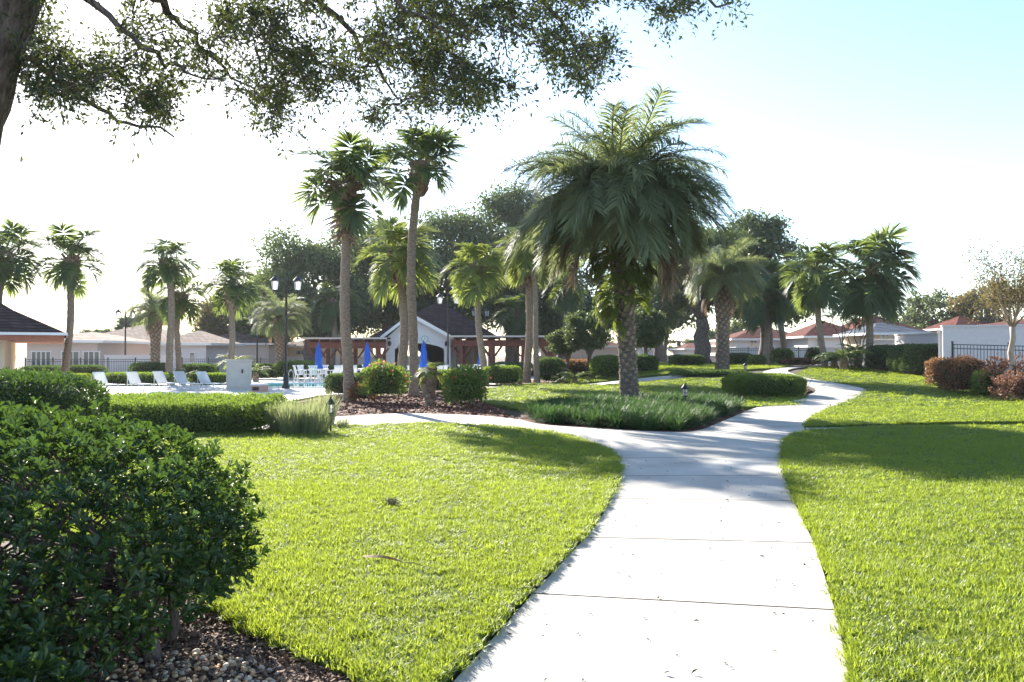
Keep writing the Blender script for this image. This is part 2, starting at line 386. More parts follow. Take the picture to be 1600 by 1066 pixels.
# the walk going on round the oval hedge
farL = smooth_line(np.vstack([bedlow[tip:], gl([(1205,630),(1262,617),(1274,610),(1262,603),(1225,592),(1190,583),(1205,577),(1240,573.5)])]), 2)
farR = smooth_line(np.vstack([[xr], gl([(1272,652),(1300,638),(1340,619),(1354,609),(1322,601),(1268,592),(1240,584),(1232,578),(1262,573.5)])]), 4)
NF = 13
for k in range(NF):
    u0, u1 = k/NF, (k+1)/NF
    a = farL[int(u0*(len(farL)-1)):int(u1*(len(farL)-1))+1]; b = farR[int(u0*(len(farR)-1)):int(u1*(len(farR)-1))+1]
    slab(np.vstack([b, a[::-1]]), top=.0)
# distant walk behind the palm
for k in range(6):
    x0 = 6+k*2.0-8; slab(np.array([(x0, 37.5), (x0+2, 37.5), (x0+2, 39.3), (x0, 39.3)]), top=0.0)

lawnA = np.vstack([leftE[cut(leftE, gp(700,1066))-3:], gl([(400,676),(250,683),(60,700)]), [(-5.6, 9), (-3.4, 6.6)], smooth_line(gl([(300,905),(330,952),(420,1003),(520,1047),(610,1085)]), 4)])
lawnB = np.vstack([rightE[6:], [(8.0, 17.55), (13.5, 17.75), (16, 14), (9, 2), (4, -3)]])
lawnC = np.vstack([farR[:cut(farR, gp(1240, 584))], gl([(1275,574),(1330,573),(1372,580),(1440,589),(1475,600),(1540,608),(1600,622)]), [(19, 24), (19, 19.3), (14, 19.0), (10, 18.75)], [xr+np.array([.3, .05])]])
lawnD = np.vstack([gl([(820,642),(770,632),(742,620),(760,609),(800,602),(860,599.5)]), [(4, 36.9), (9.5, 36.9), (11.3, 33), (10.2, 28.5), (8.5, 24.8)], [gp(1150, 637)], [gp(1000, 632)]])
lawnE = np.array([(3.0, 40), (9, 40), (14.2, 44), (17.5, 52), (18, 66), (8, 66), (4, 60), (2.5, 48)])
lawnF = np.vstack([gl([(1215,588),(1190,585),(1120,590)]), [(10.5, 40), (13.5, 42.5)]])
def shrink(poly, d):
    p = np.asarray(poly, float); a = .5*np.sum(p[:, 0]*np.roll(p[:, 1], -1)-np.roll(p[:, 0], -1)*p[:, 1])
    if a < 0: p = p[::-1]
    d1 = nrm(p-np.roll(p, 1, 0)); d2 = nrm(np.roll(p, -1, 0)-p); n = nrm(np.c_[-(d1+d2)[:, 1], (d1+d2)[:, 0]]); return p+n*d
LAWNS = []
for poly in (lawnA, lawnB, lawnC, lawnD, lawnE):
    p = shrink(poly, .022); LAWNS.append(p)
    structure(sheet('lawn', p, .03, M['lawnbase'], 2.0, skirt=.12))

# grass: blades in tufts, one object per lawn (nobody could count it)
def tuft_mesh(seed, n, rad, lmin, lmax, wid, mat, seg=2, lean=(.25, .95)):
    r = np.random.default_rng(seed); m = MB()
    V = []; F = []
    for i in range(n):
        a = r.uniform(0, 2*np.pi); q = rad*math.sqrt(r.uniform()); p = np.array([q*math.cos(a), q*math.sin(a), -.005])
        L = r.uniform(lmin, lmax); th = r.uniform(*lean); az = a + r.normal(0, 1.0); wd = wid*r.uniform(.7, 1.2)
        s = np.array([-math.sin(az), math.cos(az), 0])*wd/2
        b = len(V); 
        for k in range(seg+1):
            t = k/seg; an = th*(.5+.9*t)
            if k: p = p + np.array([math.cos(az)*math.sin(an), math.sin(az)*math.sin(an), math.cos(an)])*L/seg
            if k < seg: V += [p-s*(1-.25*t), p+s*(1-.25*t)]
            else: V += [p]
        for k in range(seg-1): F.append((b+2*k, b+2*k+1, b+2*k+3, b+2*k+2))
        F.append((b+2*seg-2, b+2*seg-1, b+2*seg, b+2*seg))
    tri = [f[:3] for f in F if f[2] == f[3]]; quad = [f for f in F if f[2] != f[3]]
    m.add(V, np.array(quad)); m.f.append((np.array(tri), 0))
    return m.mesh('grass_tuft', mat)
def scatter_group(name):
    ng = bpy.data.node_groups.new(name, 'GeometryNodeTree')
    ng.interface.new_socket('Geometry', in_out='INPUT', socket_type='NodeSocketGeometry'); ng.interface.new_socket('Geometry', in_out='OUTPUT', socket_type='NodeSocketGeometry')
    return ng
def scatter(name, pts, rots, scl, idx, coll, parent=None):
    me = bpy.data.meshes.new(name); me.vertices.add(len(pts)); me.vertices.foreach_set('co', np.asarray(pts, float).ravel())
    a = me.attributes.new('rot', 'FLOAT_VECTOR', 'POINT'); a.data.foreach_set('vector', np.asarray(rots, float).ravel())
    a = me.attributes.new('scl', 'FLOAT_VECTOR', 'POINT'); a.data.foreach_set('vector', np.asarray(scl, float).ravel())
    a = me.attributes.new('idx', 'INT', 'POINT'); a.data.foreach_set('value', np.asarray(idx, np.int32))
    ng = scatter_group(name); N = ng.nodes; L = ng.links
    gi = N.new('NodeGroupInput'); go = N.new('NodeGroupOutput'); ip = N.new('GeometryNodeInstanceOnPoints'); ci = N.new('GeometryNodeCollectionInfo')
    ci.inputs['Collection'].default_value = coll; ci.inputs['Separate Children'].default_value = True; ci.inputs['Reset Children'].default_value = True
    def na(n, t):
        x = N.new('GeometryNodeInputNamedAttribute'); x.data_type = t; x.inputs[0].default_value = n; return x.outputs[0]
    L.new(gi.outputs[0], ip.inputs['Points']); L.new(ci.outputs[0], ip.inputs['Instance']); ip.inputs['Pick Instance'].default_value = True
    L.new(na('idx', 'INT'), ip.inputs['Instance Index'])
    er = N.new('FunctionNodeEulerToRotation'); L.new(na('rot', 'FLOAT_VECTOR'), er.inputs[0]); L.new(er.outputs[0], ip.inputs['Rotation'])
    L.new(na('scl', 'FLOAT_VECTOR'), ip.inputs['Scale']); L.new(ip.outputs[0], go.inputs[0])
    o = link(name, me, parent); md = o.modifiers.new('scatter', 'NODES'); md.node_group = ng
    return o
TC = bpy.data.collections.new('tufts')
for k in range(6): TC.objects.link(bpy.data.objects.new('tuft%d' % k, tuft_mesh(100+k, 24, .06, .03, .06, .0056, M['grass'], 2, (.3, 1.15))))
def infrustum(P, mx=.72):
    return (np.abs(P[:, 0]) < P[:, 1]*mx+1.2) & (P[:, 1] > 1.5)
names = ['lawn left of the path, bright green blades', 'lawn right of the path, bright green blades', 'lawn in front of the red tipped hedge', 'sunlit lawn round the big palm', 'shaded lawn under the far oaks']
for poly, nm in zip(LAWNS, names):
    lo = poly.min(0); hi = poly.max(0); PP = []; SS = []
    for y0, y1, dens, sh, sv in ((2, 6.5, 720, .95, .95), (6.5, 10, 520, 1.05, .95), (10, 15, 260, 1.35, .95), (15, 24, 120, 1.9, 1.0), (24, 70, 30, 3.3, 1.15)):
        a, b = max(y0, lo[1]), min(y1, hi[1])
        if b <= a: continue
        n = int((hi[0]-lo[0])*(b-a)*dens); P = np.c_[rng.uniform(lo[0], hi[0], n), rng.uniform(a, b, n)]
        P = P[infrustum(P)]; P = P[inpoly(P, poly)]
        gapn = lump(np.c_[P, P[:, :1]*0], 7.3, 1.1)+.6*lump(np.c_[P, P[:, :1]*0], 2.3, 4.)
        P = P[(gapn > -.55) | (rng.uniform(size=len(P)) < .35)]
        if y0 < 20:                            # turf is thick right up to the cut edge
            Q = P[edge_dist(P, poly) < .12]; P = np.vstack([P, Q+rng.normal(0, .02, Q.shape), Q+rng.normal(0, .02, Q.shape)])
        if len(P) == 0: continue
        s = np.c_[np.full(len(P), sh), np.full(len(P), sh), np.full(len(P), sv)]*rng.uniform(.75, 1.2, (len(P), 1))
        v = lump(np.c_[P, P[:, :1]*0], 1.3)*.18+lump(np.c_[P, P[:, :1]*0], 5.1, 2.)*.15; s[:, 2] *= 1+v
        PP.append(P); SS.append(s)
    if not PP: continue
    P = np.vstack(PP); S = np.vstack(SS)
    rot = np.c_[rng.normal(0, .12, (len(P), 2)), rng.uniform(0, 6.28, len(P))]
    o = scatter('grass', np.c_[P, G(P[:, 0], P[:, 1])+.03], rot, S, rng.integers(0, 6, len(P)), TC)
    tag(o, nm, 'grass', kind='stuff')

# mulch beds
def mulch_bed(poly, dz=-.03, mat='mulch'): return structure(sheet('mulch_bed', poly, dz, M[mat], 2.0))
mulch_bed(np.vstack([gl([(815,655),(760,648),(700,645),(620,644),(530,648)]), [(-7.2, 26), (-7, 31), (-4, 34.5), (2, 46), (2.4, 40), (1.8, 36)], gl([(800,603),(745,620)])]))
mulch_bed(np.vstack([bedlow, gl([(1150,632),(1000,630),(850,636),(815,645)])]), -.02)
mulch_bed(gl([(1140,623),(1205,627),(1255,616),(1267,609),(1255,603.5),(1200,597),(1140,600)]), -.004)
mulch_bed(np.array([(15, 30.5), (18, 26), (26, 23), (30, 40), (20, 46), (15.5, 40), (14.6, 33.5)]), -.004)
mulch_bed(np.array([(-.5, 42), (4, 40.6), (7.5, 40.5), (7, 46), (0, 50)]), .01)
mulch_bed(np.array([(-4.2, 2.2), (-1.3, 3.2), (-.72, 3.2), (-.55, 4.0), (-1.1, 4.6), (-1.75, 5.4), (-2.2, 6.6), (-4.6, 8.6), (-7, 6)]), -.012, 'mulchgrey')
mulch_bed(np.array([(-8.9, 14.9), (-3.6, 15.6), (-3.4, 17.2), (-9.2, 17.9)]), -.004, 'mulchgrey')
# bark chips in the near bed and the palm bed
def chips(name, label, poly, n, s, mat, dz):
    poly = np.asarray(poly); lo, hi = poly.min(0), poly.max(0); P = np.c_[rng.uniform(lo[0], hi[0], n), rng.uniform(lo[1], hi[1], n)]; P = P[inpoly(P, poly)]
    k = len(P); D = rdir(k); D[:, 2] *= .35; D = nrm(D); Nn = nrm(np.c_[rng.normal(0, .5, (k, 2)), np.ones(k)])
    m = MB(); L = s*rng.uniform(.5, 1.6, k); W = L*rng.uniform(.25, .6, k)
    Q = np.c_[P, G(P[:, 0], P[:, 1])+dz+rng.uniform(0, .02, k)]
    leaves(m, Q, D, Nn, L, W, (np.array([(0,.4,0),(0,-.4,0),(1,-.5,0),(1,.5,0),(.1,.4,.12),(.1,-.4,.12),(.9,-.4,.12),(.9,.4,.12)]), np.array(BOXF)))
    return tag(m.build(name, mat), label, 'mulch', kind='stuff')
M['chip'] = leafmat('bark_chip', (.08, .045, .03), (.27, .17, .12), (.05, .03, .02), .05, .8, .2, (.36, .28, .22))
M['chipred'] = leafmat('red_bark_chip', (.06, .025, .018), (.22, .09, .06), (.05, .02, .02), .05, .8, .2, (.3, .17, .13))
chips('bark_chips', 'grey brown bark chips under the big clipped shrub', [(-3, 2.8), (-1.3, 3.2), (-.72, 3.3), (-.6, 4.0), (-1.1, 4.55), (-1.75, 5.3), (-2.2, 6.4), (-3.5, 6.4)], 20000, .03, M['chip'], -.012)
chips('bark_chips', 'red brown bark chips around the tall palms', np.vstack([gl([(815,655),(760,648),(700,645),(620,644),(530,648)]), [(-7, 26), (-6, 30), (-2, 33)], gl([(800,605),(745,620)])]), 9000, .09, M['chipred'], -.03)
chips('bark_chips', 'bark chips round the oval clipped hedge', gl([(1140,623),(1205,627),(1255,616),(1267,609),(1255,603.5),(1200,597),(1140,600)]), 1500, .1, M['chipred'], 0)
# river pebbles
pb = thing('pebble_bed', None, None); pb['kind'] = 'structure'
pm = []
for k in range(5):
    import bmesh
    bm = bmesh.new(); bmesh.ops.create_icosphere(bm, subdivisions=2, radius=1)
    for v in bm.verts:
        f = 1+.14*float(lump(np.array(v.co), 1.2, k*2.1)); v.co = Vector((v.co.x*f, v.co.y*f*.78, v.co.z*f*.55))
    me = bpy.data.meshes.new('pebble'); bm.to_mesh(me); bm.free()
    for p in me.polygons: p.use_smooth = True
    c = [(.56, .37, .2), (.46, .3, .18), (.66, .52, .36), (.4, .32, .25), (.56, .31, .14)][k]
    me.materials.append(plain('pebble_stone', c, .45, .25, 3, .1)); pm.append(me)
n = 0
placed = []
while n < 290:
    u, v = rng.uniform(170, 440), rng.uniform(1018, 1110)
    if (u-310)**2/140**2+(v-1075)**2/58**2 > 1: continue
    p = gp(u, v); s = rng.uniform(.011, .024)
    if any((p[0]-q[0])**2+(p[1]-q[1])**2 < ((s+q[2])*.72)**2 for q in placed): 
        n += .25; continue
    placed.append((p[0], p[1], s)); n += 1
    link('pebble', pm[int(rng.integers(5))], pb, (p[0], p[1], .003+rng.uniform(0, .008)), (rng.normal(0, .25), rng.normal(0, .25), rng.uniform(0, 6)), s)

# ------------------------------------------------------------------ pool deck and pool
DK = np.array([(-30, 24), (-14, 20.5), (-9.3, 18.3), (-7.6, 20.5), (-7.4, 26), (-7.2, 31), (-4.2, 35), (1.6, 47), (1.6, 62), (-36, 62), (-40, 34)])
structure(sheet('pool_deck', DK, .004, M['deck'], 4.0))
PW = np.array([(-12.5, 37.6), (-5.2, 37.6), (-4.4, 41.5), (-6, 43), (-12.5, 43)])
structure(sheet('pool_water', PW, .02, M['water']))
m = MB(); q = PW
for i in range(len(q)):
    a, b = q[i], q[(i+1) % len(q)]; d = nrm(b-a); nn = np.array([d[1], -d[0]])*.16
    prism(m, [a-nn*0-d*.08, b+d*.08, b+nn+d*.08, a+nn-d*.08], .0, .055+.002*i)
structure(m.build('pool_coping', M['white']))

# ------------------------------------------------------------------ palms
def strip(m, pts, wid, side):
    k = len(pts); pts = np.asarray(pts); side = np.asarray(side)
    a = pts-side*np.asarray(wid)[:, None]/2; b = pts+side*np.asarray(wid)[:, None]/2
    V = np.empty((2*k, 3)); V[0::2] = a; V[1::2] = b
    m.add(V, [(2*i, 2*i+1, 2*i+3, 2*i+2) for i in range(k-1)])
def fan_frond(seed, p0, pet=1.0, Rb=.95, n=32, mats=None, droop=1.0, bend=.55):
    r = np.random.default_rng(seed); m = MB()
    S = 6; pts = [np.zeros(3)]; an = p0
    for k in range(S):
        an = p0-bend*(k+1)/S*.5; pts.append(pts[-1]+np.array([math.cos(an), 0, math.sin(an)])*pet/S)
    tube(m, pts, np.linspace(.026, .014, S+1), 4)
    # the midrib arcs over
    cst = [pts[-1]]; ang = an
    CS = 5; angs = [an]
    for k in range(CS):
        ang -= .22*droop*(1 if p0 > -.6 else .3); cst.append(cst[-1]+np.array([math.cos(ang), 0, math.sin(ang)])*Rb*.45/CS); angs.append(ang)
    tube(m, cst, np.linspace(.013, .004, CS+1), 4)
    for i in range(n):
        t = (i+.5)/n*2-1; a = t*R(155)+r.normal(0, .025)
        ci = max(0, min(CS, int(round((1-abs(t)**.8)*CS)))); b = cst[ci]; ag = angs[ci]
        ax = np.array([math.cos(ag), 0, math.sin(ag)]); up = np.array([-math.sin(ag), 0, math.cos(ag)]); sd = np.array([0, 1.0, 0])
        d = nrm(math.cos(a)*ax+math.sin(a)*sd+up*(.28*abs(math.sin(a)))+r.normal(0, .04, 3))
        L = Rb*(.66+.16*math.cos(a))*r.uniform(.85, 1.1); seg = 4; p = b.copy(); P = [p]; W = [.02]; SD = []
        pn = nrm(np.cross(d, np.cross(up, d)))
        s0 = nrm(np.cross(d, up)); SD.append(s0)
        for k in range(1, seg+1):
            u = k/seg; dd = nrm(d+np.array([0, 0, -1.0])*droop*(u**2)*r.uniform(.55, 1.0)); p = p+dd*L/seg; P.append(p)
            W.append([.02, .05, .054, .034, .003][k]*Rb); SD.append(s0)
        strip(m, P, W, SD)
    return m.mesh('frond', mats)
def pin_frond(seed, p0, L=3.2, curl=1.9, mats=None, n=64, ll=.74, lw=.03):
    r = np.random.default_rng(seed); m = MB(); S = 16; pts = [np.zeros(3)]; angs = [p0]; az = 0
    for k in range(S):
        u = (k+1)/S; an = p0-curl*(u**1.35); an = max(an, -1.75); az += r.normal(0, .02)
        pts.append(pts[-1]+np.array([math.cos(an), math.sin(az)*.5, math.sin(an)])*L/S); angs.append(an)
    pts = np.array(pts); tube(m, pts, np.linspace(.035, .005, S+1), 4)
    for i in range(n):
        u = .2+.8*(i+.5)/n; x = u*S; k = min(S-1, int(x)); b = pts[k]+(pts[k+1]-pts[k])*(x-k); ag = angs[k]
        ax = np.array([math.cos(ag), 0, math.sin(ag)]); up = np.array([-math.sin(ag), 0, math.cos(ag)])
        for sg in (-1, 1):
            d = nrm(ax*.75+np.array([0, sg, 0])*.62+up*.35+r.normal(0, .13, 3)); l = ll*(1-.55*abs(u-.5)**1.6*2)*r.uniform(.85, 1.1)
            s0 = nrm(np.cross(d, up)); P = [b]; W = [lw*.6]; p = b
            for q in range(1, 4):
                dd = nrm(d+np.array([0, 0, -1.])*1.0*(q/3)**1.4*r.uniform(.5, 1.4)); p = p+dd*l/3; P.append(p); W.append([0, lw, lw*.75, .004][q])
            strip(m, P, W, [s0]*4)
    return m.mesh('frond', mats)
PITCH = [1.35, 1.0, .65, .3, -.05, -.45, -.85]
FAN = {}
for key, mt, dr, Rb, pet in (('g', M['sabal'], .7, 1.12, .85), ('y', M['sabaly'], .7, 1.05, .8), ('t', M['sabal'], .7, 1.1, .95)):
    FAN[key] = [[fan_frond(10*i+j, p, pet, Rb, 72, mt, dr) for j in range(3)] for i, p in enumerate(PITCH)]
PIN = [[pin_frond(200+10*i+j, p, L*(1-.06*j), c+.18*(j-1), M['pindo']) for j in range(3)] for i, (p, L, c) in enumerate([(1.35, 3.2, 1.2), (1.1, 3.4, 1.65), (.9, 3.2, 1.95), (.65, 3.1, 1.95), (.42, 2.9, 1.75), (.15, 2.4, 1.4)])]
PIND = [pin_frond(260+j, -.1-.3*j, 2.2, 1.4, M['pindodry'], 44, .55, .026) for j in range(2)]
def trunk_mesh(h, r0, r1, lean, seed, rings=34, flare=.25, rough=.05, n=14):
    r = np.random.default_rng(seed); m = MB(); z = np.linspace(-.12, h, rings); u = np.clip(z/h, 0, 1)
    x = lean[0]*u**1.4+.11*(np.sin(u*4.2+seed)-math.sin(seed))*np.sin(u*np.pi); y = lean[1]*u**1.4+.04*np.sin(u*4+seed*2)
    rad = (r0+(r1-r0)*u)*(1+flare*np.exp(-z*3))*(1+rough*np.where(np.arange(rings) % 2, 1, -1))
    V = []; an = np.arange(n)*2*np.pi/n
    tube(m, np.c_[x, y, z], rad, n, wob=.05); return m, np.array([x[-1], y[-1], h])
def boots(m, top, h, rb, n, seed, spike=.3, droop=False, shrink_=.5):
    r = np.random.default_rng(seed); z = np.linspace(-h, .15, 10); u = (z+h)/(h+.15)
    prof = rb*(shrink_+(1-shrink_)*np.sin(np.clip(u*1.25, 0, 1)*np.pi*.55)); prof[-1] *= .5
    tube(m, np.c_[np.full(10, top[0]), np.full(10, top[1]), top[2]+z], prof*.85, 12)
    for i in range(n):
        u = r.uniform(0, 1)**.9; zz = -h+u*(h+.1); a = i*2.39996; rr = np.interp(zz, z, prof)*.8
        out = np.array([math.cos(a), math.sin(a), 0]); d = nrm(out*(.75 if not droop else .8)+np.array([0, 0, (.9 if not droop else (1.3*u-.75))])+r.normal(0, .15, 3))
        p = top+np.array([0, 0, zz])+out*rr; l = spike*r.uniform(.6, 1.25); sd = np.array([-math.sin(a), math.cos(a), 0]); nn = np.cross(d, sd)
        w0, w1, t0 = .055, .03, .03
        V = [p-sd*w0-nn*t0, p+sd*w0-nn*t0, p+sd*w0+nn*t0, p-sd*w0+nn*t0]; q = p+d*l
        V += [q-sd*w1-nn*.012, q+sd*w1-nn*.012, q+sd*w1+nn*.012, q-sd*w1+nn*.012]
        m.add(V, BOXF)
def sabal(label, px, Y, ctr_py, rad, n=30, tw=.17, lean_px=0, seed=1, key='g', boot=(1.1, .34, 70, .3), wild=False, group='cabbage palms', name='cabbage_palm', low=-.5):
    loc = at(px, Y); t = thing(name, label, 'palm tree', loc, 0, group)
    h = ZP(ctr_py, Y)-loc[2]; s = rad/1.75
    m, top = trunk_mesh(h, tw, tw*.86, (lean_px/FPX*Y, 0), seed); m.build('trunk', M['trunk'], t, True)
    m = MB(); boots(m, top, boot[0], boot[1], boot[2], seed, boot[3], wild); m.build('leaf_bases', M['boots'], t)
    r = np.random.default_rng(seed+50)
    for i in range(n):
        u = (i+.5)/n; el = 1.3-(1.3-low)*u**1.05+r.normal(0, .16); k = int(np.argmin([abs(p-el) for p in PITCH]))
        me = FAN[key][k][int(r.integers(3))]
        q = s*r.uniform(.85, 1.12)
        link('frond', me, t, tuple(top+np.array([0, 0, .1-.3*u])), (r.normal(0, .2), r.normal(0, .12), i*2.39996+r.normal(0, .35)), q)
    return t
G1 = 'tall cabbage palms in the mulch bed by the path'
sabal('tall cabbage palm with a brown skirt of dead leaf bases, beside the clipped hedge', 546, 27.6, 288, 1.75, 32, .175, -6, 3, 't', (1.75, .42, 150, .42), True, None, low=-.2)
sabal('tallest slender cabbage palm with a neat brown boot collar', 647, 31, 256, 1.75, 32, .175, 8, 8, 't', (1.2, .42, 110, .22), False, None, low=-.25)
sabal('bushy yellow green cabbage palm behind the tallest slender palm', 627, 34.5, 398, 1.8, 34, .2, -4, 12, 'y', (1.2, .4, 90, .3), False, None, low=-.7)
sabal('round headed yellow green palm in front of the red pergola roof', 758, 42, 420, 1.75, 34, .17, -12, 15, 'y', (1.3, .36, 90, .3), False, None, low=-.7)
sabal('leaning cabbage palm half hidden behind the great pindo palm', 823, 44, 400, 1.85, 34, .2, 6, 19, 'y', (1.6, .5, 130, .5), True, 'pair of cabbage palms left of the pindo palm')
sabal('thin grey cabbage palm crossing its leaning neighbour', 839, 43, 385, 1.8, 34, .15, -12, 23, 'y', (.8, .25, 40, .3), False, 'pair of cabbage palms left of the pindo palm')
GL = 'cabbage palms around the pool'
sabal('cabbage palm rising behind the clubhouse roof', 3, 42, 395, 1.85, 33, .17, 2, 27, 't', (1.3, .42, 80, .3), False, GL)
sabal('cabbage palm with a bent trunk in front of the sunroom', 102, 44, 405, 1.95, 33, .19, 8, 31, 't', (1.4, .45, 90, .3), False, GL)
sabal('cabbage palm behind the pool loungers, the taller of a pair', 265, 44, 410, 1.6, 33, .19, -4, 36, 't', (1.1, .42, 80, .3), False, GL)
sabal('shorter cabbage palm close beside its taller twin behind the loungers', 280, 47, 462, 1.5, 33, .17, 3, 39, 't', (1., .34, 70, .3), False, GL)
sabal('cabbage palm standing behind the grey utility cabinet', 358, 45, 445, 1.55, 33, .17, 6, 44, 't', (1.4, .5, 90, .25), False, GL)
GR = 'palms on the shaded lawn'
sabal('slim dark palm with drooping fronds beside the curving path', 1288, 45, 425, 2.0, 34, .17, -14, 47, 'g', (.7, .25, 40, .3), False, GR, low=-1.2)
sabal('large full crowned cabbage palm beside the spiky sago clump', 1358, 46, 420, 2.5, 50, .2, 4, 51, 'g', (.9, .3, 60, .3), False, GR, low=-1.3)
sabal('palm with a bare brown trunk under the dark oak, by the red ground cover', 1196, 52, 460, 2.0, 36, .2, -3, 55, 'g', (.8, .3, 50, .3), False, GR, low=-1.2)
sabal('palm with a bare brown trunk between the oak and the slim palm', 1226, 54, 440, 2.0, 36, .2, -8, 58, 'g', (.8, .3, 50, .3), False, GR, low=-1.2)
sabal('far thin palm in the gap behind the round citrus tree', 1039, 66, 478, 1.6, 24, .15, 0, 61, 'g', (.7, .25, 40, .3), False, GR, low=-1.0)
GB = 'palms under the far oaks behind the pergola'
for px, Y, cy, lab in ((520, 66, 470, 'dark cabbage palm behind the left pergola'), (517+18, 68, 480, 'dark shaggy palm behind the left pergola, next to the bigger oak trunk'), (888, 60, 440, 'dark shaggy palm between the pergola and the pindo trunk'), (808, 62, 490, 'small palm behind the right end of the pergola')):
    sabal(lab, px, Y, cy, 1.9, 30, .2, 0, px, 'g', (1., .35, 50, .3), False, GB, low=-1.2)

def pindo(label, px, Y, top_py, sc, n, seed, tr=.25, dry=8, lean=0):
    loc = at(px, Y); t = thing('pindo_palm', label, 'palm tree', loc); h = ZP(top_py, Y)-loc[2]
    m = MB(); k = 30; z = np.linspace(-.1, h, k); u = z/h
    rad = tr*(1+.28*np.exp(-np.maximum(z, 0)*1.5)+.55*sstep(.45, .95, u)); r = np.random.default_rng(seed)
    x = lean*u
    tube(m, np.c_[x, x*0, z], rad, 16, wob=.06)
    m.build('trunk', M['darktrunk'], t, True)
    m = MB(); q = int(230*h/5)                                       # old leaf stubs on the trunk
    for i in range(q):
        uu = (i+.5)/q; zz = .15+uu*(h-.1); a = i*2.39996; rr = np.interp(zz, z, rad); out = np.array([math.cos(a), math.sin(a), 0]); sd = np.array([-math.sin(a), math.cos(a), 0])
        ln = .05+.16*uu+.12*r.uniform()*uu; d = nrm(out*.55+np.array([0, 0, 1])); p = out*(rr-.02)+np.array([lean*uu, 0, zz]); nn = np.cross(d, sd)
        w0 = .07*tr/.25; V = [p-sd*w0-nn*.03, p+sd*w0-nn*.03, p+sd*w0+nn*.03, p-sd*w0+nn*.03]; e = p+d*ln
        V += [e-sd*.03-nn*.015, e+sd*.03-nn*.015, e+sd*.03+nn*.015, e-sd*.03+nn*.015]; m.add(V, BOXF)
    m.build('leaf_bases', M['boots'], t)
    top = np.array([lean, 0, h])
    for i in range(n):
        uu = (i+.5)/n; el = 1.3-1.2*uu+r.normal(0, .14); k = int(np.argmin([abs(p-el) for p in (1.35, 1.1, .9, .65, .42, .15)]))
        a = i*2.39996+r.normal(0, .2); o = np.array([math.cos(a), math.sin(a), 0])*.22*sc*uu
        link('frond', PIN[k][int(r.integers(3))], t, tuple(top+o+np.array([0, 0, .25-.5*uu])), (r.normal(0, .22), r.normal(0, .1), a), sc*r.uniform(.82, 1.12))
    for i in range(dry):
        a = ((-.95+1.3*r.uniform()) if i % 3 else (2.8+1.0*r.uniform())) if seed == 5 else i*2.4
        o = np.array([math.cos(a), math.sin(a), 0])*.3*sc
        link('frond', PIND[i % 2], t, tuple(top+o+np.array([0, 0, -.45])), (r.normal(0, .1), r.normal(0, .1), a), sc*r.uniform(.8, 1.05))['label'] = 'dead brown hanging frond'
    return t, loc, top
pt, ploc, ptop = pindo('great pindo palm with ferny trunk rising from the liriope bed', 984, 24.6, 328, 1.13, 200, 5, .25, 26, -.3)
pindo('smaller pindo palm with patterned trunk behind the oval hedge', 1128, 41, 438, .74, 100, 9, .3, 6, .1)
pindo('drooping feathery palm in front of the far pool houses', 243, 55, 488, .68, 70, 14, .27, 4)
pindo('pale feathery palm behind the big double street lamp', 438, 56, 500, .74, 74, 18, .28, 4)
# ferns growing on the great palm's trunk
fern = thing('fern', 'yellow green ferns growing round the trunk of the great palm', 'fern', (ploc[0], ploc[1], ploc[2]))
def fern_mesh(seed):
    r = np.random.default_rng(seed); m = MB(); S = 8; pts = [np.zeros(3)]; 
    for k in range(S):
        an = .9-2.3*((k+1)/S); pts.append(pts[-1]+np.array([math.cos(an), r.normal(0, .08), math.sin(an)])*.55/S)
    pts = np.array(pts); tube(m, pts, np.linspace(.006, .002, S+1), 3)
    P = []; D = []
    for i in range(26):
        u = .08+.9*i/26; x = u*S; k = min(S-1, int(x)); b = pts[k]+(pts[k+1]-pts[k])*(x-k); ax = nrm(pts[k+1]-pts[k])
        for sg in (-1, 1): P.append(b); D.append(ax*.3+np.array([0, sg, 0])+r.normal(0, .08, 3))
    L = np.repeat(.085*np.sin(np.linspace(.35, 2.9, 26)), 2)+.012
    leaves(m, np.array(P), np.array(D), np.tile([[.3, 0, 1.0]], (52, 1)), L, .028, T4); return m.mesh('frond', M['fern'])
FM = [fern_mesh(k) for k in range(3)]
r = np.random.default_rng(77)
for i in range(290):
    u = r.beta(2.2, 1.3); zz = ZP(520, 24.6)+(ZP(385, 24.6)-ZP(520, 24.6))*u; a = r.uniform(0, 6.28)
    if u < .35 and math.cos(a) > -.2: a = math.pi+r.normal(0, .5)
    rr = .3+.28*sstep(.0, .8, u); ly = -.3*(zz/ptop[2])
    link('frond', FM[i % 3], fern, (ly+rr*math.cos(a)*.92, rr*math.sin(a)*.92, zz), (r.normal(0, .3), r.normal(0, .3)+.2, a+r.normal(0, .4)), r.uniform(.9, 1.6))
# small young palm
t = thing('young_palm', 'short young palm with dark shaggy trunk in the mulch', 'palm tree', at(673, 25.5))
m, top = trunk_mesh(.98, .11, .1, (.02, 0), 2, 16, .4, .1); boots(m, top, .9, .15, 90, 4, .1, False, .8); m.build('trunk', M['boots'], t)
for i in range(14): link('frond', FAN['y'][[1, 2, 3, 4, 5][i % 5]][i % 2], t, (top[0], 0, 1.0), (0, 0, i*2.4), .3*random.uniform(.85, 1.2))

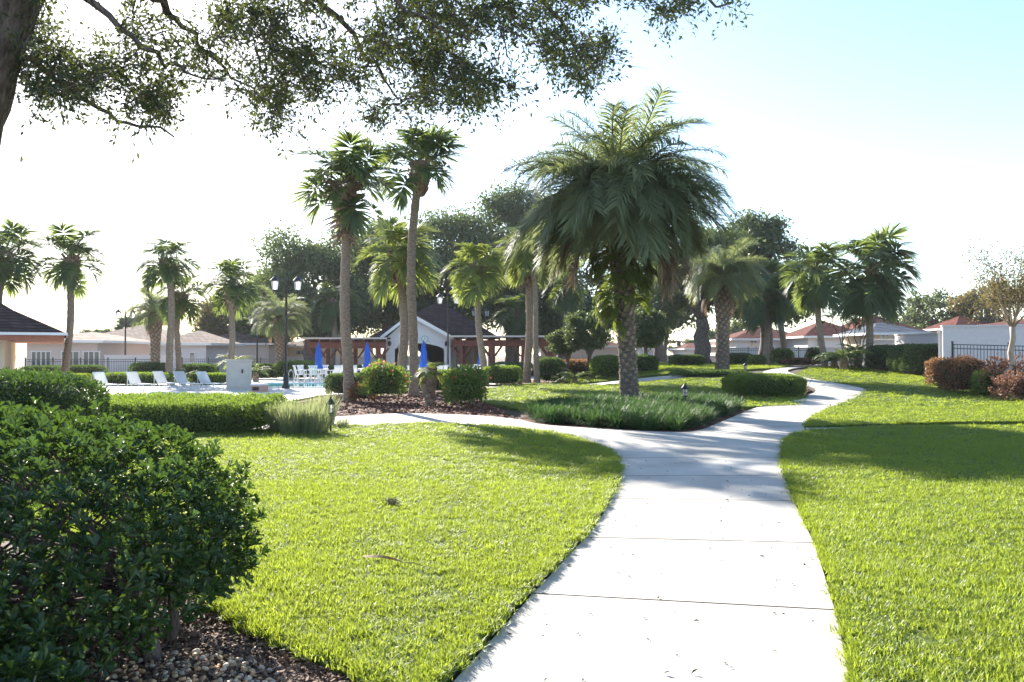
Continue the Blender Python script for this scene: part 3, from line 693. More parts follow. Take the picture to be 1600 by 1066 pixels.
# ------------------------------------------------------------------ broadleaf trees
def oak_crown(seed, rx, ry, rz, nc, nl, ls, hollow=.35, mat=None):
    r = np.random.default_rng(seed); m = MB(); C = nrm(r.normal(size=(nc, 3)))*(r.uniform(hollow, 1, (nc, 1))**.6)*np.array([rx, ry, rz])
    C[:, 2] = np.where(C[:, 2] < -.55*rz, -.55*rz+.15*C[:, 2], C[:, 2])
    cr = r.uniform(.24, .42, nc)*min(rx, rz)
    ci = r.integers(0, nc, nl); d = nrm(r.normal(size=(nl, 3))); P = C[ci]+d*(cr[ci]*r.uniform(.25, 1.1, nl))[:, None]*np.array([1.2, 1.2, .8])
    leaves(m, P, nrm(r.normal(size=(nl, 3))), nrm(d+r.normal(0, .6, (nl, 3))+np.array([0, 0, .4])), ls*r.uniform(.6, 1.3, nl), ls*.62*r.uniform(.7, 1.2, nl))
    return m.mesh('crown', mat or M['oakfar']), C
def curve3(a, b, sag, k=7, seed=0):
    r = np.random.default_rng(seed); a = np.array(a, float); b = np.array(b, float); u = np.linspace(0, 1, k)[:, None]
    p = a+(b-a)*u+np.array([0, 0, 1.])*sag*np.sin(u*np.pi); p[1:-1] += r.normal(0, .03*np.linalg.norm(b-a), (k-2, 3)); return p
def oak(label, px, Y, bot_py, top_py, half_px, seed, tr=.4, split=2.2, nl=15000, ls=.3, ry=None, mat=None, group=None, name='oak_tree', nc=60):
    loc = at(px, Y); t = thing(name, label, 'tree', loc, 0, group); z0 = ZP(bot_py, Y)-loc[2]; z1 = ZP(top_py, Y)-loc[2]; rx = half_px/FPX*Y; rz = (z1-z0)/2; zc = (z0+z1)/2
    me, C = oak_crown(seed, rx, ry or rx*.8, rz, nc, nl, ls, mat=mat); link('crown', me, t, (0, 0, zc))
    m = MB(); sp = np.array([random.uniform(-.3, .3), 0, split]); tube(m, curve3((0, 0, -.1), sp, 0, 6, seed), np.linspace(tr*1.25, tr*.85, 6), 10, wob=.05)
    r = np.random.default_rng(seed)
    for k, c in enumerate(C[r.choice(len(C), min(14, len(C)), replace=False)]):
        p = curve3(sp*.97, c*np.array([.85, .85, .8])+np.array([0, 0, zc]), .25*rz*.3, 7, seed+k); tube(m, p, np.linspace(tr*.5, tr*.07, 7), 6, wob=.05)
    m.build('trunk', M['bark'], t, True); return t
GO = 'dark oaks behind the pool'
oak('broad dark oak with a forked trunk behind the feathery palm', 488, 78, 540, 362, 95, 1, .7, 4, 36000, .34, group=GO)
oak('dark oak between the two tallest palms', 610, 84, 530, 345, 90, 2, .6, 3.5, 32000, .36, group=GO)
oak('tall dark oak rising above the brown pavilion roof', 712, 82, 530, 335, 105, 3, .6, 3.5, 34000, .36, group=GO)
oak('tallest far oak just left of the great palm crown', 800, 84, 520, 290, 85, 4, .6, 3.5, 32000, .36, group=GO)
oak('lower oak left of the feathery palms with russet tinge', 352, 92, 545, 462, 50, 5, .4, 3, 8000, .4, mat=M['autumn'], group=GO)
oak('dark low oak behind the cabinet palm', 420, 88, 545, 425, 55, 6, .45, 3, 20000, .36, group=GO)
oak('shadowy oak filling the gap left of the great palm trunk', 880, 80, 545, 400, 80, 7, .5, 3, 24000, .36, group=GO)
oak('massive oak with forked trunk beside the smaller pindo palm', 1100, 58, 490, 360, 85, 8, .5, 3.2, 14000, .3, group=None)
oak('tall dark oak rising behind the smaller pindo palm', 1195, 62, 520, 330, 72, 9, .45, 3.2, 24000, .28, group=None)
oak('dark oak between the great palm and the massive forked oak', 1030, 84, 520, 415, 70, 12, .45, 3.5, 12000, .36, group=None)
GF = 'far trees behind the houses'
for px, Y, b, tp, hp, sd, lab in ((1470, 95, 530, 450, 55, 21, 'green tree behind the slate grey roof'), (1545, 90, 530, 440, 60, 22, 'loose russet green tree behind the tall white wall'), (205, 110, 545, 488, 24, 23, 'small far tree behind the tan roofed houses'),
                                (1060, 150, 552, 528, 60, 24, 'hazy far tree line seen between trunks'), (1140, 120, 548, 505, 40, 25, 'far tree right of the forked oak trunk'), (155, 130, 545, 515, 30, 26, 'low far tree behind the sunroom house'), (1400, 120, 540, 470, 60, 27, 'far tree behind the red roofed houses'), (920, 130, 550, 470, 90, 28, 'far tree mass behind the round citrus tree')):
    oak(lab, px, Y, b, tp, hp, sd, .3, 3, 5000, .42, group=GF, mat=M['autumn'] if sd == 22 else None, nc=35)
GC = 'round clipped citrus trees'
oak('round dark citrus tree left of the great palm trunk', 925, 44, 548, 482, 38, 31, .12, 1.2, 9000, .16, name='citrus_tree', group=GC, nc=45)
oak('lower citrus tree beside the pergola end', 880, 46, 556, 512, 24, 32, .1, 1.0, 6000, .16, name='citrus_tree', group=GC, nc=40)
oak('round dark citrus tree right of the great palm trunk', 1008, 45, 548, 480, 36, 33, .12, 1.2, 9000, .16, name='citrus_tree', group=GC, nc=45)
# crape myrtle by the red hedge
t = thing('crape_myrtle', 'young crape myrtle with pale trunk and thinning russet leaves by the fence', 'tree', at(1584, 28))
m = MB(); hh = ZP(512, 28); tube(m, curve3((0, 0, -.1), (-.05, 0, hh), 0, 7, 2), np.linspace(.11, .085, 7), 9, wob=.06)
r = np.random.default_rng(3); ends = []
for k in range(16):
    a = k*2.4; e = np.array([math.cos(a)*r.uniform(.4, 1.5), math.sin(a)*r.uniform(.4, 1.4), hh+r.uniform(.7, 2.3)]); p = curve3((-.05, 0, hh-.05), e, .1, 6, k); tube(m, p, np.linspace(.035, .006, 6), 5); ends.append(p)
    for j in range(4):
        e2 = p[3+j % 3]+r.normal(0, .4, 3)+np.array([0, 0, .35]); q = curve3(p[2+j % 3], e2, .03, 4, j); tube(m, q, np.linspace(.015, .004, 4), 4); ends.append(q)
m.build('trunk', M['crape'], t, True)
P = np.vstack([e[len(e)//2:] for e in ends]); P = P[r.integers(0, len(P), 4200)]+r.normal(0, .17, (4200, 3)); m = MB()
leaves(m, P, rdir(4200), rdir(4200), .085, .05); m.build('crown', M['autumn'], t)

# ------------------------------------------------------------------ the near live oak overhead
oakn = thing('live_oak', 'live oak leaning in with rough trunk and leafy boughs hanging overhead', 'tree', (-5.75, 7.2, 0))
O0 = np.array([-5.75, 7.2, 0])
def W(px, py, Y): return np.array([XP(px, Y), Y, ZP(py, Y)])-O0
m = MB()
tr_pts = smooth_line([np.array([0, 0, -.1]), np.array([.15, 0, .8]), W(-118, 370, 7.2), W(-88, 260, 7.2), W(-50, 120, 7.2), W(-8, -10, 7.2), W(70, -180, 7.3), W(130, -330, 7.5)], 5)
tube(m, tr_pts, np.interp(np.linspace(0, 1, len(tr_pts)), [0, .15, .4, .8, 1], [.6, .42, .36, .31, .24]), 20, wob=.05)
m.build('trunk', M['bark'], oakn, True)
limbs = [
    [W(-10, 60, 7.2), W(60, 110, 7.6), W(150, 160, 7.9), W(275, 212, 8.2)],
    [W(60, -160, 7.3), W(220, -60, 8.0), W(330, 40, 8.5), W(400, 150, 8.8)],
    [W(90, -220, 7.3), W(300, -120, 8.4), W(480, -20, 9.2), W(560, 80, 9.6), W(620, 160, 9.8)],
    [W(100, -250, 7.3), W(420, -200, 8.4), W(680, -60, 9.0), W(840, 40, 9.3), W(925, 140, 9.4)],
    [W(100, -250, 7.3), W(500, -260, 8.0), W(860, -160, 8.2), W(1030, -40, 8.4), W(1140, 8, 8.5)],
    [W(90, -200, 7.3), W(260, -150, 9.0), W(560, -80, 10.5), W(700, 40, 11.2), W(770, 130, 11.4)],
    [W(20, -60, 7.2), W(120, 0, 7.0), W(230, 70, 6.9), W(300, 120, 6.9)],
    [W(60, -170, 7.3), W(160, -220, 6.0), W(420, -160, 6.2), W(640, -30, 6.6), W(720, 60, 6.8)],
    [W(130, -330, 7.5), W(300, -420, 7.5), W(600, -420, 8.5)], [W(130, -330, 7.5), W(-100, -450, 7.0), W(-300, -350, 8)], [W(5, -20, 7.2), W(-200, -120, 7.8), W(-400, -60, 8.5)]]
LP = []; r0 = np.random.default_rng(12)
for k, l in enumerate(limbs):
    l = [np.asarray(q)+(r0.normal(0, .06 if k in (0, 6) else .16, 3) if 0 < i < len(l)-1 else 0) for i, q in enumerate(l)]; p = smooth_line(l, 7); p[2:] += r0.normal(0, .018 if k in (0, 6) else .035, (len(p)-2, 3)); rr = np.linspace([.04, .065, .08, .085, .085, .075, .045, .065, .12, .12, .12][k], .008, len(p)); m = MB(); tube(m, p, rr, 8, wob=.06); m.build('limb', M['bark'], oakn, True)
    LP.append(p)
LPa = np.vstack(LP)
bx = np.array([0, 40, 100, 200, 270, 285, 340, 380, 420, 470, 500, 530, 570, 610, 650, 700, 760, 795, 815, 850, 890, 915, 945, 955, 970, 1030, 1048, 1062, 1100, 1150])
by = np.array([80, 150, 178, 180, 195, 118, 135, 165, 200, 205, 175, 165, 185, 200, 180, 175, 178, 150, 95, 100, 125, 150, 145, 80, 22, 20, 45, 12, 10, 4])
cl = []
r = np.random.default_rng(9)
while len(cl) < 1850:
    u = r.uniform(25, 1165); v = r.uniform(-330, 205); yb = np.interp(u, bx, by)
    if v > yb-r.exponential(6): continue
    if 60 < u < 330 and -120 < v < 60 and r.uniform() < .86: continue  # sprays thinned here to stand in for leaves bleached by sun glare
    if v < 0 and r.uniform() < .45: continue
    if u < 300 and v > 70 and abs(v-(85+.42*u)) > 55 and r.uniform() < .6: continue
    if math.sin(u*.031+1.3*math.sin(v*.043))+math.sin(v*.05+u*.017) < -.45 and r.uniform() < .9: continue
    Y = r.uniform(6.6, 11.2) if u > 300 else r.uniform(6.6, 9.0)
    if u > 960: Y = r.uniform(8.0, 8.8)
    cl.append(W(u, v, Y))
cl = np.array(cl)
tw = MB(); P = []; D = []
dl = np.array([np.linalg.norm(LPa-c, axis=1).min() for c in cl]); cl = cl[np.argsort(dl)]
nodes = LPa.copy()
for c in cl:                                   # each spray grows from the nearest wood already there
    d2 = np.linalg.norm(nodes-c, axis=1); k = int(np.argmin(d2)); a = nodes[k]; L = d2[k]
    p = curve3(a, c, .1*L, 5, int(abs(c[0]*1000)) % 9999); nodes = np.vstack([nodes, p[2:]])
    tube(tw, p, np.linspace(.005+.008*min(L, 1.5), .003, 5), 4, cap=False)
    n = int(r.integers(26, 54))
    for j in range(4):
        e = c+r.normal(0, .15, 3); tube(tw, [c, (c+e)/2+r.normal(0, .015, 3), e], [.003, .0025, .0015], 3, cap=False)
        q = r.uniform(0, 1.1, n//4+1)[:, None]; pp = c+(e-c)*q+r.normal(0, .03, (len(q), 3)); P.append(pp); D.append(nrm(e-c)+r.normal(0, .7, (len(q), 3)))
P = np.vstack(P); D = np.vstack(D)
tw.build('twigs', M['bark'], oakn)
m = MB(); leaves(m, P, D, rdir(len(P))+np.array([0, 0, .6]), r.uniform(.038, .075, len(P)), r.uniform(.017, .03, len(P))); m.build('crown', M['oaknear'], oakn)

# ------------------------------------------------------------------ hedges and shrubs
def blob(name, label, cat, loc, dims, n, ls, mat, k=5, rz=0, seed=0, group=None, bottom=.0, jit=.05, asp=.55, warp=None, core=.84, lumps=.06, tm=T4, up=.35):
    r = np.random.default_rng(seed+1000); t = thing(name, label, cat, loc, rz, group); dx, dy, dz = np.array(dims)/2.0
    A = np.array([dx*dy*4, dx*dz*4, dx*dz*4, dy*dz*4, dy*dz*4]); f = r.choice(5, n, p=A/A.sum()); u = r.uniform(-1, 1, (n, 2)); q = np.zeros((n, 3))
    q[f == 0] = np.c_[u[f == 0], np.ones((f == 0).sum())]
    for i, (ax, s) in enumerate(((1, -1), (1, 1), (0, -1), (0, 1))):
        g = f == i+1; o = np.full(g.sum(), s, float); q[g] = np.c_[u[g][:, 0], o, u[g][:, 1]] if ax == 1 else np.c_[o, u[g][:, 0], u[g][:, 1]]
    def shape(q):
        kn = (np.abs(q)**k).sum(1)**(1/k); s = q/kn[:, None]; g = nrm(np.sign(s)*np.abs(s)**(k-1)/np.array([dx, dy, dz])); p = s*np.array([dx, dy, dz]); return p, g
    p, g = shape(q); p = p*(1+lumps*lump(p, 2.2/max(.4, dz), seed))[:, None]; p -= g*(np.abs(r.normal(0, jit, n)))[:, None]; p += g*(r.uniform(0, jit*.6, n))[:, None]
    p[:, 2] += dz; keep = p[:, 2] > bottom; p = p[keep]; g = g[keep]
    if warp: p = warp(p)
    m = MB(); nn = len(p); D = nrm(g*.6+r.normal(0, .6, (nn, 3))+np.array([0, 0, up])); Nn = nrm(g+r.normal(0, .5, (nn, 3)))
    leaves(m, p, D, Nn, ls*r.uniform(.65, 1.3, nn), ls*asp*r.uniform(.7, 1.2, nn), tm); m.build('foliage', mat, t)
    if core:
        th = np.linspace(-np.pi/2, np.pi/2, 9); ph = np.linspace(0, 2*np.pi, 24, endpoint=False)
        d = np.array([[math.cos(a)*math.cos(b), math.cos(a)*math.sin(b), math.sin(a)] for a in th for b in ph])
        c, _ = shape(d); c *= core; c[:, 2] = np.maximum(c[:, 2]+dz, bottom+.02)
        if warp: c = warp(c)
        m = MB(); m.add(c, [(i*24+j, i*24+(j+1) % 24, (i+1)*24+(j+1) % 24, (i+1)*24+j) for i in range(8) for j in range(24)]); m.build('dark_twig_core', M['core'], t, True)
    return t
def bl(name, label, cat, px, Y, wpx, top_py, depth, n, ls, mat, **kw):
    loc = at(px, Y); h = ZP(top_py, Y)-loc[2]; return blob(name, label, cat, loc, (wpx/FPX*Y, depth, h), n, ls, M[mat], **kw)
# long low clipped hedge beside the lawn, curving back at its left end
def bendh(p):
    q = p.copy(); q[:, 1] += .035*p[:, 0]**2*.6; q[:, 2] *= 1+.14*np.clip(p[:, 1]+1, 0, 3); return q
t = blob('hedge', 'long low clipped hedge with sunlit top beside the lawn', 'hedge', (XP(290, 17), 16.9, 0), (4.3, 1.9, .56), 26000, .05, M['hedge'], 6, R(-3), 1, None, .04, .07, warp=bendh)
m = MB(); r = np.random.default_rng(4)
for i in range(16): 
    x = -2.2+i*.29; tube(m, curve3((x, -.5+r.normal(0, .1), -.02), (x+r.normal(0, .15), -.3, .4), 0, 4, i), np.linspace(.02, .008, 4), 5)
m.build('stems', M['twig'], t)
blob('hedge', 'sparse leggy end of clipped hedge by the round glossy shrub', 'hedge', (XP(150, 17.6), 17.4, 0), (1.1, .9, .62), 1700, .05, M['hedge'], 4, 0, 2, None, .28, .12, core=0)
blob('shrub', 'round glossy shrub with sunlit top behind the big dark shrub', 'shrub', (XP(-20, 11), 11.4, 0), (2.4, 2.2, 1.3), 14000, .06, M['shrub'], 3, 0, 3, None, .0, .08, warp=None)
def grassclump(label, loc, n, L, wid, mat, rad, name='ornamental_grass', seed=0, lean=(.05, .5), cat='grass clump', group=None, seg=3):
    me = tuft_mesh(seed+500, n, rad, L*.6, L, wid, mat, seg, lean); me.name = 'blades'; t = thing(name, label, cat, loc, 0, group); link('blades', me, t); return t
for i, (px, Y, L, lab) in enumerate(((462, 16.0, .78, 'pale silvery bushy grass at the end of the low hedge'), (490, 16.0, .8, 'pale silvery grass clump beside the black path lantern'), (444, 16.4, .75, 'silvery grass clump half inside the low hedge end'), (503, 18.5, .85, 'wispy silvery grass behind the black path lantern'))):
    grassclump(lab, at(px, Y), 420, L, .012, M['silver'], .28, seed=i, group=None, lean=(.05, .55))
grassclump('small dark tuft beside the left path edge', at(535, 17.2), 120, .28, .012, M['silver'], .12, seed=9)
# shrubs and hedges behind the branch path
HG = 'clipped hedges round the pool'
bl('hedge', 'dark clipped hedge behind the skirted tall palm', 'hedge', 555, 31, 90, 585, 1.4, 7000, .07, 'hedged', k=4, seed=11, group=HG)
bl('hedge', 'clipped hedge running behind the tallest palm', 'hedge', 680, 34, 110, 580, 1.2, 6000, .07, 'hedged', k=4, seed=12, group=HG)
bl('hedge', 'loose hedge below the right pergola', 'hedge', 785, 41, 62, 573, 1.4, 5000, .08, 'hedge', k=4, seed=13, group=HG)
bl('flowering_shrub', 'leafy shrub with red blossoms between the two tallest palms', 'shrub', 600, 26.8, 68, 570, 1.3, 3600, .1, 'hedge', k=2.2, seed=14, jit=.16, lumps=.2, bottom=.25, core=.7)
bl('flowering_shrub', 'vase shaped leafy shrub beside the young palm', 'shrub', 727, 24.6, 66, 575, 1.2, 3600, .1, 'hedge', k=2.2, seed=15, jit=.16, lumps=.2, bottom=.1, core=.7)
r = np.random.default_rng(6)
for o, px, Y, n in ((None, 600, 26.8, 60), (None, 727, 24.6, 22)):
    par = [x for x in COL.objects if x.name.startswith('flowering_shrub') and abs(x.location.x-XP(px, Y)) < .3][0]; m = MB(); d = rdir(n); d[:, 2] = np.abs(d[:, 2])
    leaves(m, d*np.array([.75, .66, .68])+np.array([0, 0, .62]), rdir(n), d, .09, .08); m.build('blossoms', M['flower'], par)['kind'] = 'stuff'
bl('flowering_shrub', 'low shrub with red flowers at the foot of the skirted palm', 'shrub', 566, 27.2, 40, 603, .9, 1500, .09, 'redleaf', k=2.2, seed=16, jit=.15, lumps=.2, core=.6)
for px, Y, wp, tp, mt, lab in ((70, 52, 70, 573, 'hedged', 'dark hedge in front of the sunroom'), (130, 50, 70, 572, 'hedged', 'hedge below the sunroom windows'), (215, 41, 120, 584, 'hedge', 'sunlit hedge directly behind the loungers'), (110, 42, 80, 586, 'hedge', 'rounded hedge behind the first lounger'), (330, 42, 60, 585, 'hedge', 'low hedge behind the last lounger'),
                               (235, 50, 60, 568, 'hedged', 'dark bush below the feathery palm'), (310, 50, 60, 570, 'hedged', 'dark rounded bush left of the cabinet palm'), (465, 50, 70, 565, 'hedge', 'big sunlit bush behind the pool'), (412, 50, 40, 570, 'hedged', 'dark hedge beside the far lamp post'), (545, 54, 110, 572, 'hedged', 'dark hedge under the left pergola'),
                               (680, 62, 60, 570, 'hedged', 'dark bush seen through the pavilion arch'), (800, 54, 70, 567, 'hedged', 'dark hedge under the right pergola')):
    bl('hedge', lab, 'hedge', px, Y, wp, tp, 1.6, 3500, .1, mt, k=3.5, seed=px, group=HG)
RG = 'shrubs in the shaded beds'
bl('shrub', 'rounded shrub left of the great palm trunk', 'shrub', 950, 42, 56, 557, 1.6, 4500, .1, 'hedge', k=2.6, seed=21, group=RG)
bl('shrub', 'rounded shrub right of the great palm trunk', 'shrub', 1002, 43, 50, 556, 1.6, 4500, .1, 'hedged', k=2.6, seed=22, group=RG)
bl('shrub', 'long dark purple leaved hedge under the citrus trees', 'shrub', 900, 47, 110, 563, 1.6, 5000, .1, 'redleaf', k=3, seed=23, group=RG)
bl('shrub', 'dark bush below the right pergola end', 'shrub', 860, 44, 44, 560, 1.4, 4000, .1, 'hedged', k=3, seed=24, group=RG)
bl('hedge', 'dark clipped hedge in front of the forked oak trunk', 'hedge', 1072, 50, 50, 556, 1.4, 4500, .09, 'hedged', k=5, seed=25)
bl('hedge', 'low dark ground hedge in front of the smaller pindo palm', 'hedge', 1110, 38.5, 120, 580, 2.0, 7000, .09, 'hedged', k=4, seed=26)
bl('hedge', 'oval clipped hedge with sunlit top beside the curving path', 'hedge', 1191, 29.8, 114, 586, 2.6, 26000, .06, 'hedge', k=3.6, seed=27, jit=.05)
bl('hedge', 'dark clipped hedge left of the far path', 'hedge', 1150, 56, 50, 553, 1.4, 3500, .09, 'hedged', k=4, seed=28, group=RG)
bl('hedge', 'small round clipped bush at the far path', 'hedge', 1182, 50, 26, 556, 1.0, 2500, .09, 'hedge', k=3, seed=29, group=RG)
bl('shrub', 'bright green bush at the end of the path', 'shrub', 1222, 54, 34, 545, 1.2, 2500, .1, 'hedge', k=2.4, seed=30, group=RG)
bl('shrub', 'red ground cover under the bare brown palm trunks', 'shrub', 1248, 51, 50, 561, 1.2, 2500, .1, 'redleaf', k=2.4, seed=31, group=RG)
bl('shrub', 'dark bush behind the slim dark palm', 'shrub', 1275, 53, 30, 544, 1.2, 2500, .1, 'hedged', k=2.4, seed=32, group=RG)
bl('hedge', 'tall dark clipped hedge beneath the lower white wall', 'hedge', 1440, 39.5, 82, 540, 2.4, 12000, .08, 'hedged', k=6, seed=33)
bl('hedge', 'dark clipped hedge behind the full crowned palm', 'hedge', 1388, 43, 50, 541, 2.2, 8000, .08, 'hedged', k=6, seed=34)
bl('hedge', 'small brown tinged hedge left of the red tipped hedge', 'hedge', 1466, 33.5, 30, 561, .8, 1500, .12, 'redleaf', k=3, seed=35, jit=.15, lumps=.16, core=.75)
bl('hedge', 'red tipped clipped hedge in front of the black fence', 'hedge', 1502, 30.5, 56, 562, 1.4, 3600, .11, 'redleaf', k=3.6, seed=36, jit=.13, lumps=.14, core=.78)
bl('shrub', 'olive green low shrub right of the red tipped hedge', 'shrub', 1538, 29, 34, 580, .9, 2500, .07, 'hedge', k=2.4, seed=37, jit=.1)
bl('flowering_shrub', 'pink leaved fringe flower shrub beside the crape myrtle', 'shrub', 1572, 28.6, 60, 560, 1.3, 2200, .11, 'pinkleaf', k=2.2, seed=38, jit=.26, lumps=.3, core=.6)
bl('flowering_shrub', 'low pink leaved shrub at the foot of the crape myrtle', 'shrub', 1596, 26.8, 70, 585, 1.2, 2000, .11, 'pinkleaf', k=2.2, seed=39, jit=.26, lumps=.3, core=.6)
# sagos: pinnate rosettes
SG = pin_frond(300, .75, 1.1, 1.1, M['sabal'], 26, .2, .02), pin_frond(301, .35, 1.1, .9, M['sabal'], 26, .2, .02)
SGY = pin_frond(302, .75, 1.1, 1.1, M['sabaly'], 26, .2, .03), pin_frond(303, .35, 1.1, .9, M['sabaly'], 26, .2, .03)
def sago(label, px, Y, z, s, n=26, ms=SG, group='sago palms'):
    loc = at(px, Y); t = thing('sago_palm', label, 'sago palm', loc, 0, group); m = MB(); lathe(m, [(.16*s, -.05), (.18*s, z*.6), (.12*s, z+.05)], 10); m.build('trunk', M['boots'], t)
    for i in range(n): link('frond', ms[i % 2], t, (0, 0, z), (random.gauss(0, .1), random.gauss(0, .15), i*2.4), s*random.uniform(.8, 1.1))
sago('pale green sago palm on the mulch below the citrus tree', 898, 40.5, .25, .85, ms=SGY); sago('small pale sago beside its larger neighbour', 876, 41, .15, .5, ms=SGY)
sago('spiky dark sago clump beside the full crowned palm', 1318, 42, .6, 1.3, 34); sago('spiky sago close to the full crowned palm trunk', 1340, 43.5, .8, 1.2, 30); sago('low spiky sago at the edge of the tall dark hedge', 1303, 43.5, .4, 1.0)
sago('bright sago behind the grey utility cabinet', 365, 51, 1.0, 1.2, ms=SGY); sago('sago palm at the foot of the far lamp post', 400, 46, .5, 1.0)
sago('low sago by the lounger hedge', 290, 46, .3, .9)
t = thing('palm_clump', 'clump of thin dark palm stems in front of the red roof', 'palm tree', at(1334, 47))
for k in range(7):
    m = MB(); tube(m, curve3((k*.12-.4, 0, -.05), (k*.38-1.3, random.uniform(-.4, .4), 2.6+random.uniform(-.3, .5)), .1, 6, k), np.linspace(.035, .025, 6), 5); m.build('stem', M['bark'], t)
for k in range(24): link('frond', FAN['g'][k % 5][k % 2], t, ((k % 7)*.38-1.3, random.uniform(-.4, .4), 2.7), (0, 0, k*2.4), .55)

# liriope bed
lp = np.vstack([shrink(np.vstack([bedlow, gl([(1150,634),(1060,628),(960,631),(850,638),(815,648)])]), .28)])
lo, hi = lp.min(0), lp.max(0); P = np.c_[rng.uniform(lo[0], hi[0], 5200), rng.uniform(lo[1], hi[1], 5200)]; P = P[inpoly(P, lp)]; P = P[:900]
LC = bpy.data.collections.new('liriope_tufts')
for k in range(4): LC.objects.link(bpy.data.objects.new('ltuft%d' % k, tuft_mesh(700+k, 90, .1, .32, .56, .018, M['liriope'], 5, (.35, 1.5))))
o = scatter('liriope', np.c_[P, G(P[:, 0], P[:, 1])], np.c_[np.zeros((len(P), 2)), rng.uniform(0, 6.28, len(P))], np.ones((len(P), 3))*rng.uniform(.72, 1.02, (len(P), 1)), rng.integers(0, 4, len(P)), LC)
tag(o, 'bed of dark strappy liriope at the foot of the great palm', 'grass', kind='stuff')

# ------------------------------------------------------------------ the big dark shrub in the foreground
sh = thing('clipped_shrub', 'big dark clipped shrub with bare grey branches in the mulch', 'shrub', (-1.88, 4.3, 0)); S0 = np.array([-1.88, 4.3, 0])
r = np.random.default_rng(21)
def shrub_pts(n):
    out = []; nor = []
    while len(out) < n:
        d = nrm(r.normal(size=3)); c = np.array([-2.72, 4.35, .62]); dim = np.array([1.26, .95, .62]); s = d/((np.abs(d)**3.6).sum()**(1/3.6)); p = c+s*dim
        p[2] -= .12*(p[0]+2.62)                                           # the top falls towards the path
        u = (p[0]+1.36)/.5
        if p[2] < .1+.5*(p[0]+1.9): continue
        p = c+(p-c)*(1-abs(r.normal(0, .13)))+r.normal(0, .025, 3)
        if p[2] < .05: continue
        out.append(p); nor.append(nrm(s*np.array([1, 1, 1.4])))
    return np.array(out), np.array(nor)
C, Nn = shrub_pts(5600)
C -= S0
# rosettes: 8 leaves round each tip
def rosette(C, Nn, nl=8, L=(.045, .075)):
    P = []; D = []; NN = []; LL = []
    for c, n in zip(C, Nn):
        ax = nrm(n*.7+np.array([0, 0, .55])+r.normal(0, .35, 3)); a = nrm(np.cross(ax, [.3, .5, .8])); b = np.cross(ax, a)
        for j in range(nl):
            t = j*2.4+r.uniform(0, .5); op = r.uniform(.5, 1.25); d = nrm(ax*math.cos(op)+(a*math.cos(t)+b*math.sin(t))*math.sin(op)); P.append(c-ax*.01*j*.3); D.append(d); NN.append(ax); LL.append(r.uniform(*L))
    return np.array(P), np.array(D), np.array(NN), np.array(LL)
P, D, NN, LL = rosette(C, Nn, 8, (.036, .062))
near = np.argsort(-1.0*(P[:, 1] < -.35)*(1.0+LL*10)+r.uniform(0, .5, len(P)))[:280]
mask = np.ones(len(P), bool); mask[near] = False
m = MB(); leaves(m, P[mask], D[mask], NN[mask], LL[mask], LL[mask]*.45, T6); fo = m.build('foliage', M['shrub'], sh); fo['kind'] = 'stuff'
m = MB(); leaves(m, [[0, 0, 0]], [[1, 0, 0]], [[0, 0, 1]], [1], [.45], T6); LM = m.mesh('leaf', M['shrub'])
for i in near:
    d = D[i]; s = nrm(np.cross(NN[i], d)); z = np.cross(d, s); mt = Matrix(((d[0], s[0], z[0]), (d[1], s[1], z[1]), (d[2], s[2], z[2])))
    link('leaf', LM, sh, tuple(P[i]), mt.to_euler(), float(LL[i]))
m = MB(); base = [np.array([.02, 0, -.03]), np.array([-.5, .1, -.03]), np.array([-1.1, -.1, -.03]), np.array([.0, .25, -.03])]
tube(m, [base[0], (.0, 0, .12), (-.05, .02, .3), (-.12, .03, .5)], [.055, .04, .035, .025], 9, wob=.2)
for b in base[1:]: tube(m, curve3(b, b+np.array([.05, .05, .5]), 0, 5, 3), np.linspace(.035, .02, 5), 7, wob=.1)
for i in range(150):
    e = C[int(r.integers(len(C)))]*.98; k = int(r.integers(4)); b = base[k]+np.array([-.05, .02, r.uniform(.2, .5)])
    mid = b+(e-b)*r.uniform(.4, .6)+r.normal(0, .05, 3); p = smooth_line([b, mid+np.array([0, 0, -.04]), e], 4); tube(m, p, np.linspace(.011, .003, len(p)), 5, cap=False)
m.build('branches', M['bark'], sh, True)
# low young shrub in front of it
sm = thing('young_shrub', 'low leafy shrub sprouting in front of the big dark shrub', 'shrub', (-1.86, 3.05, 0)); r = np.random.default_rng(33)
C = np.c_[r.uniform(-.35, .32, 130), r.uniform(-.25, .3, 130), np.zeros(130)]; C[:, 2] = .47*(1-((C[:, 0]+.1)/.5)**2)*r.uniform(.35, 1, 130)
P, D, NN, LL = rosette(C, np.tile([[0, 0, 1.]], (130, 1)), 10, (.05, .085)); m = MB(); leaves(m, P, D, NN, LL, LL*.42, T6); m.build('foliage', M['shrub'], sm)
m = MB()
for c in C[::3]: tube(m, curve3((c[0]*.4, c[1]*.4, -.02), c, 0, 4, 1), np.linspace(.008, .003, 4), 4, cap=False)
m.build('stems', M['twig'], sm)

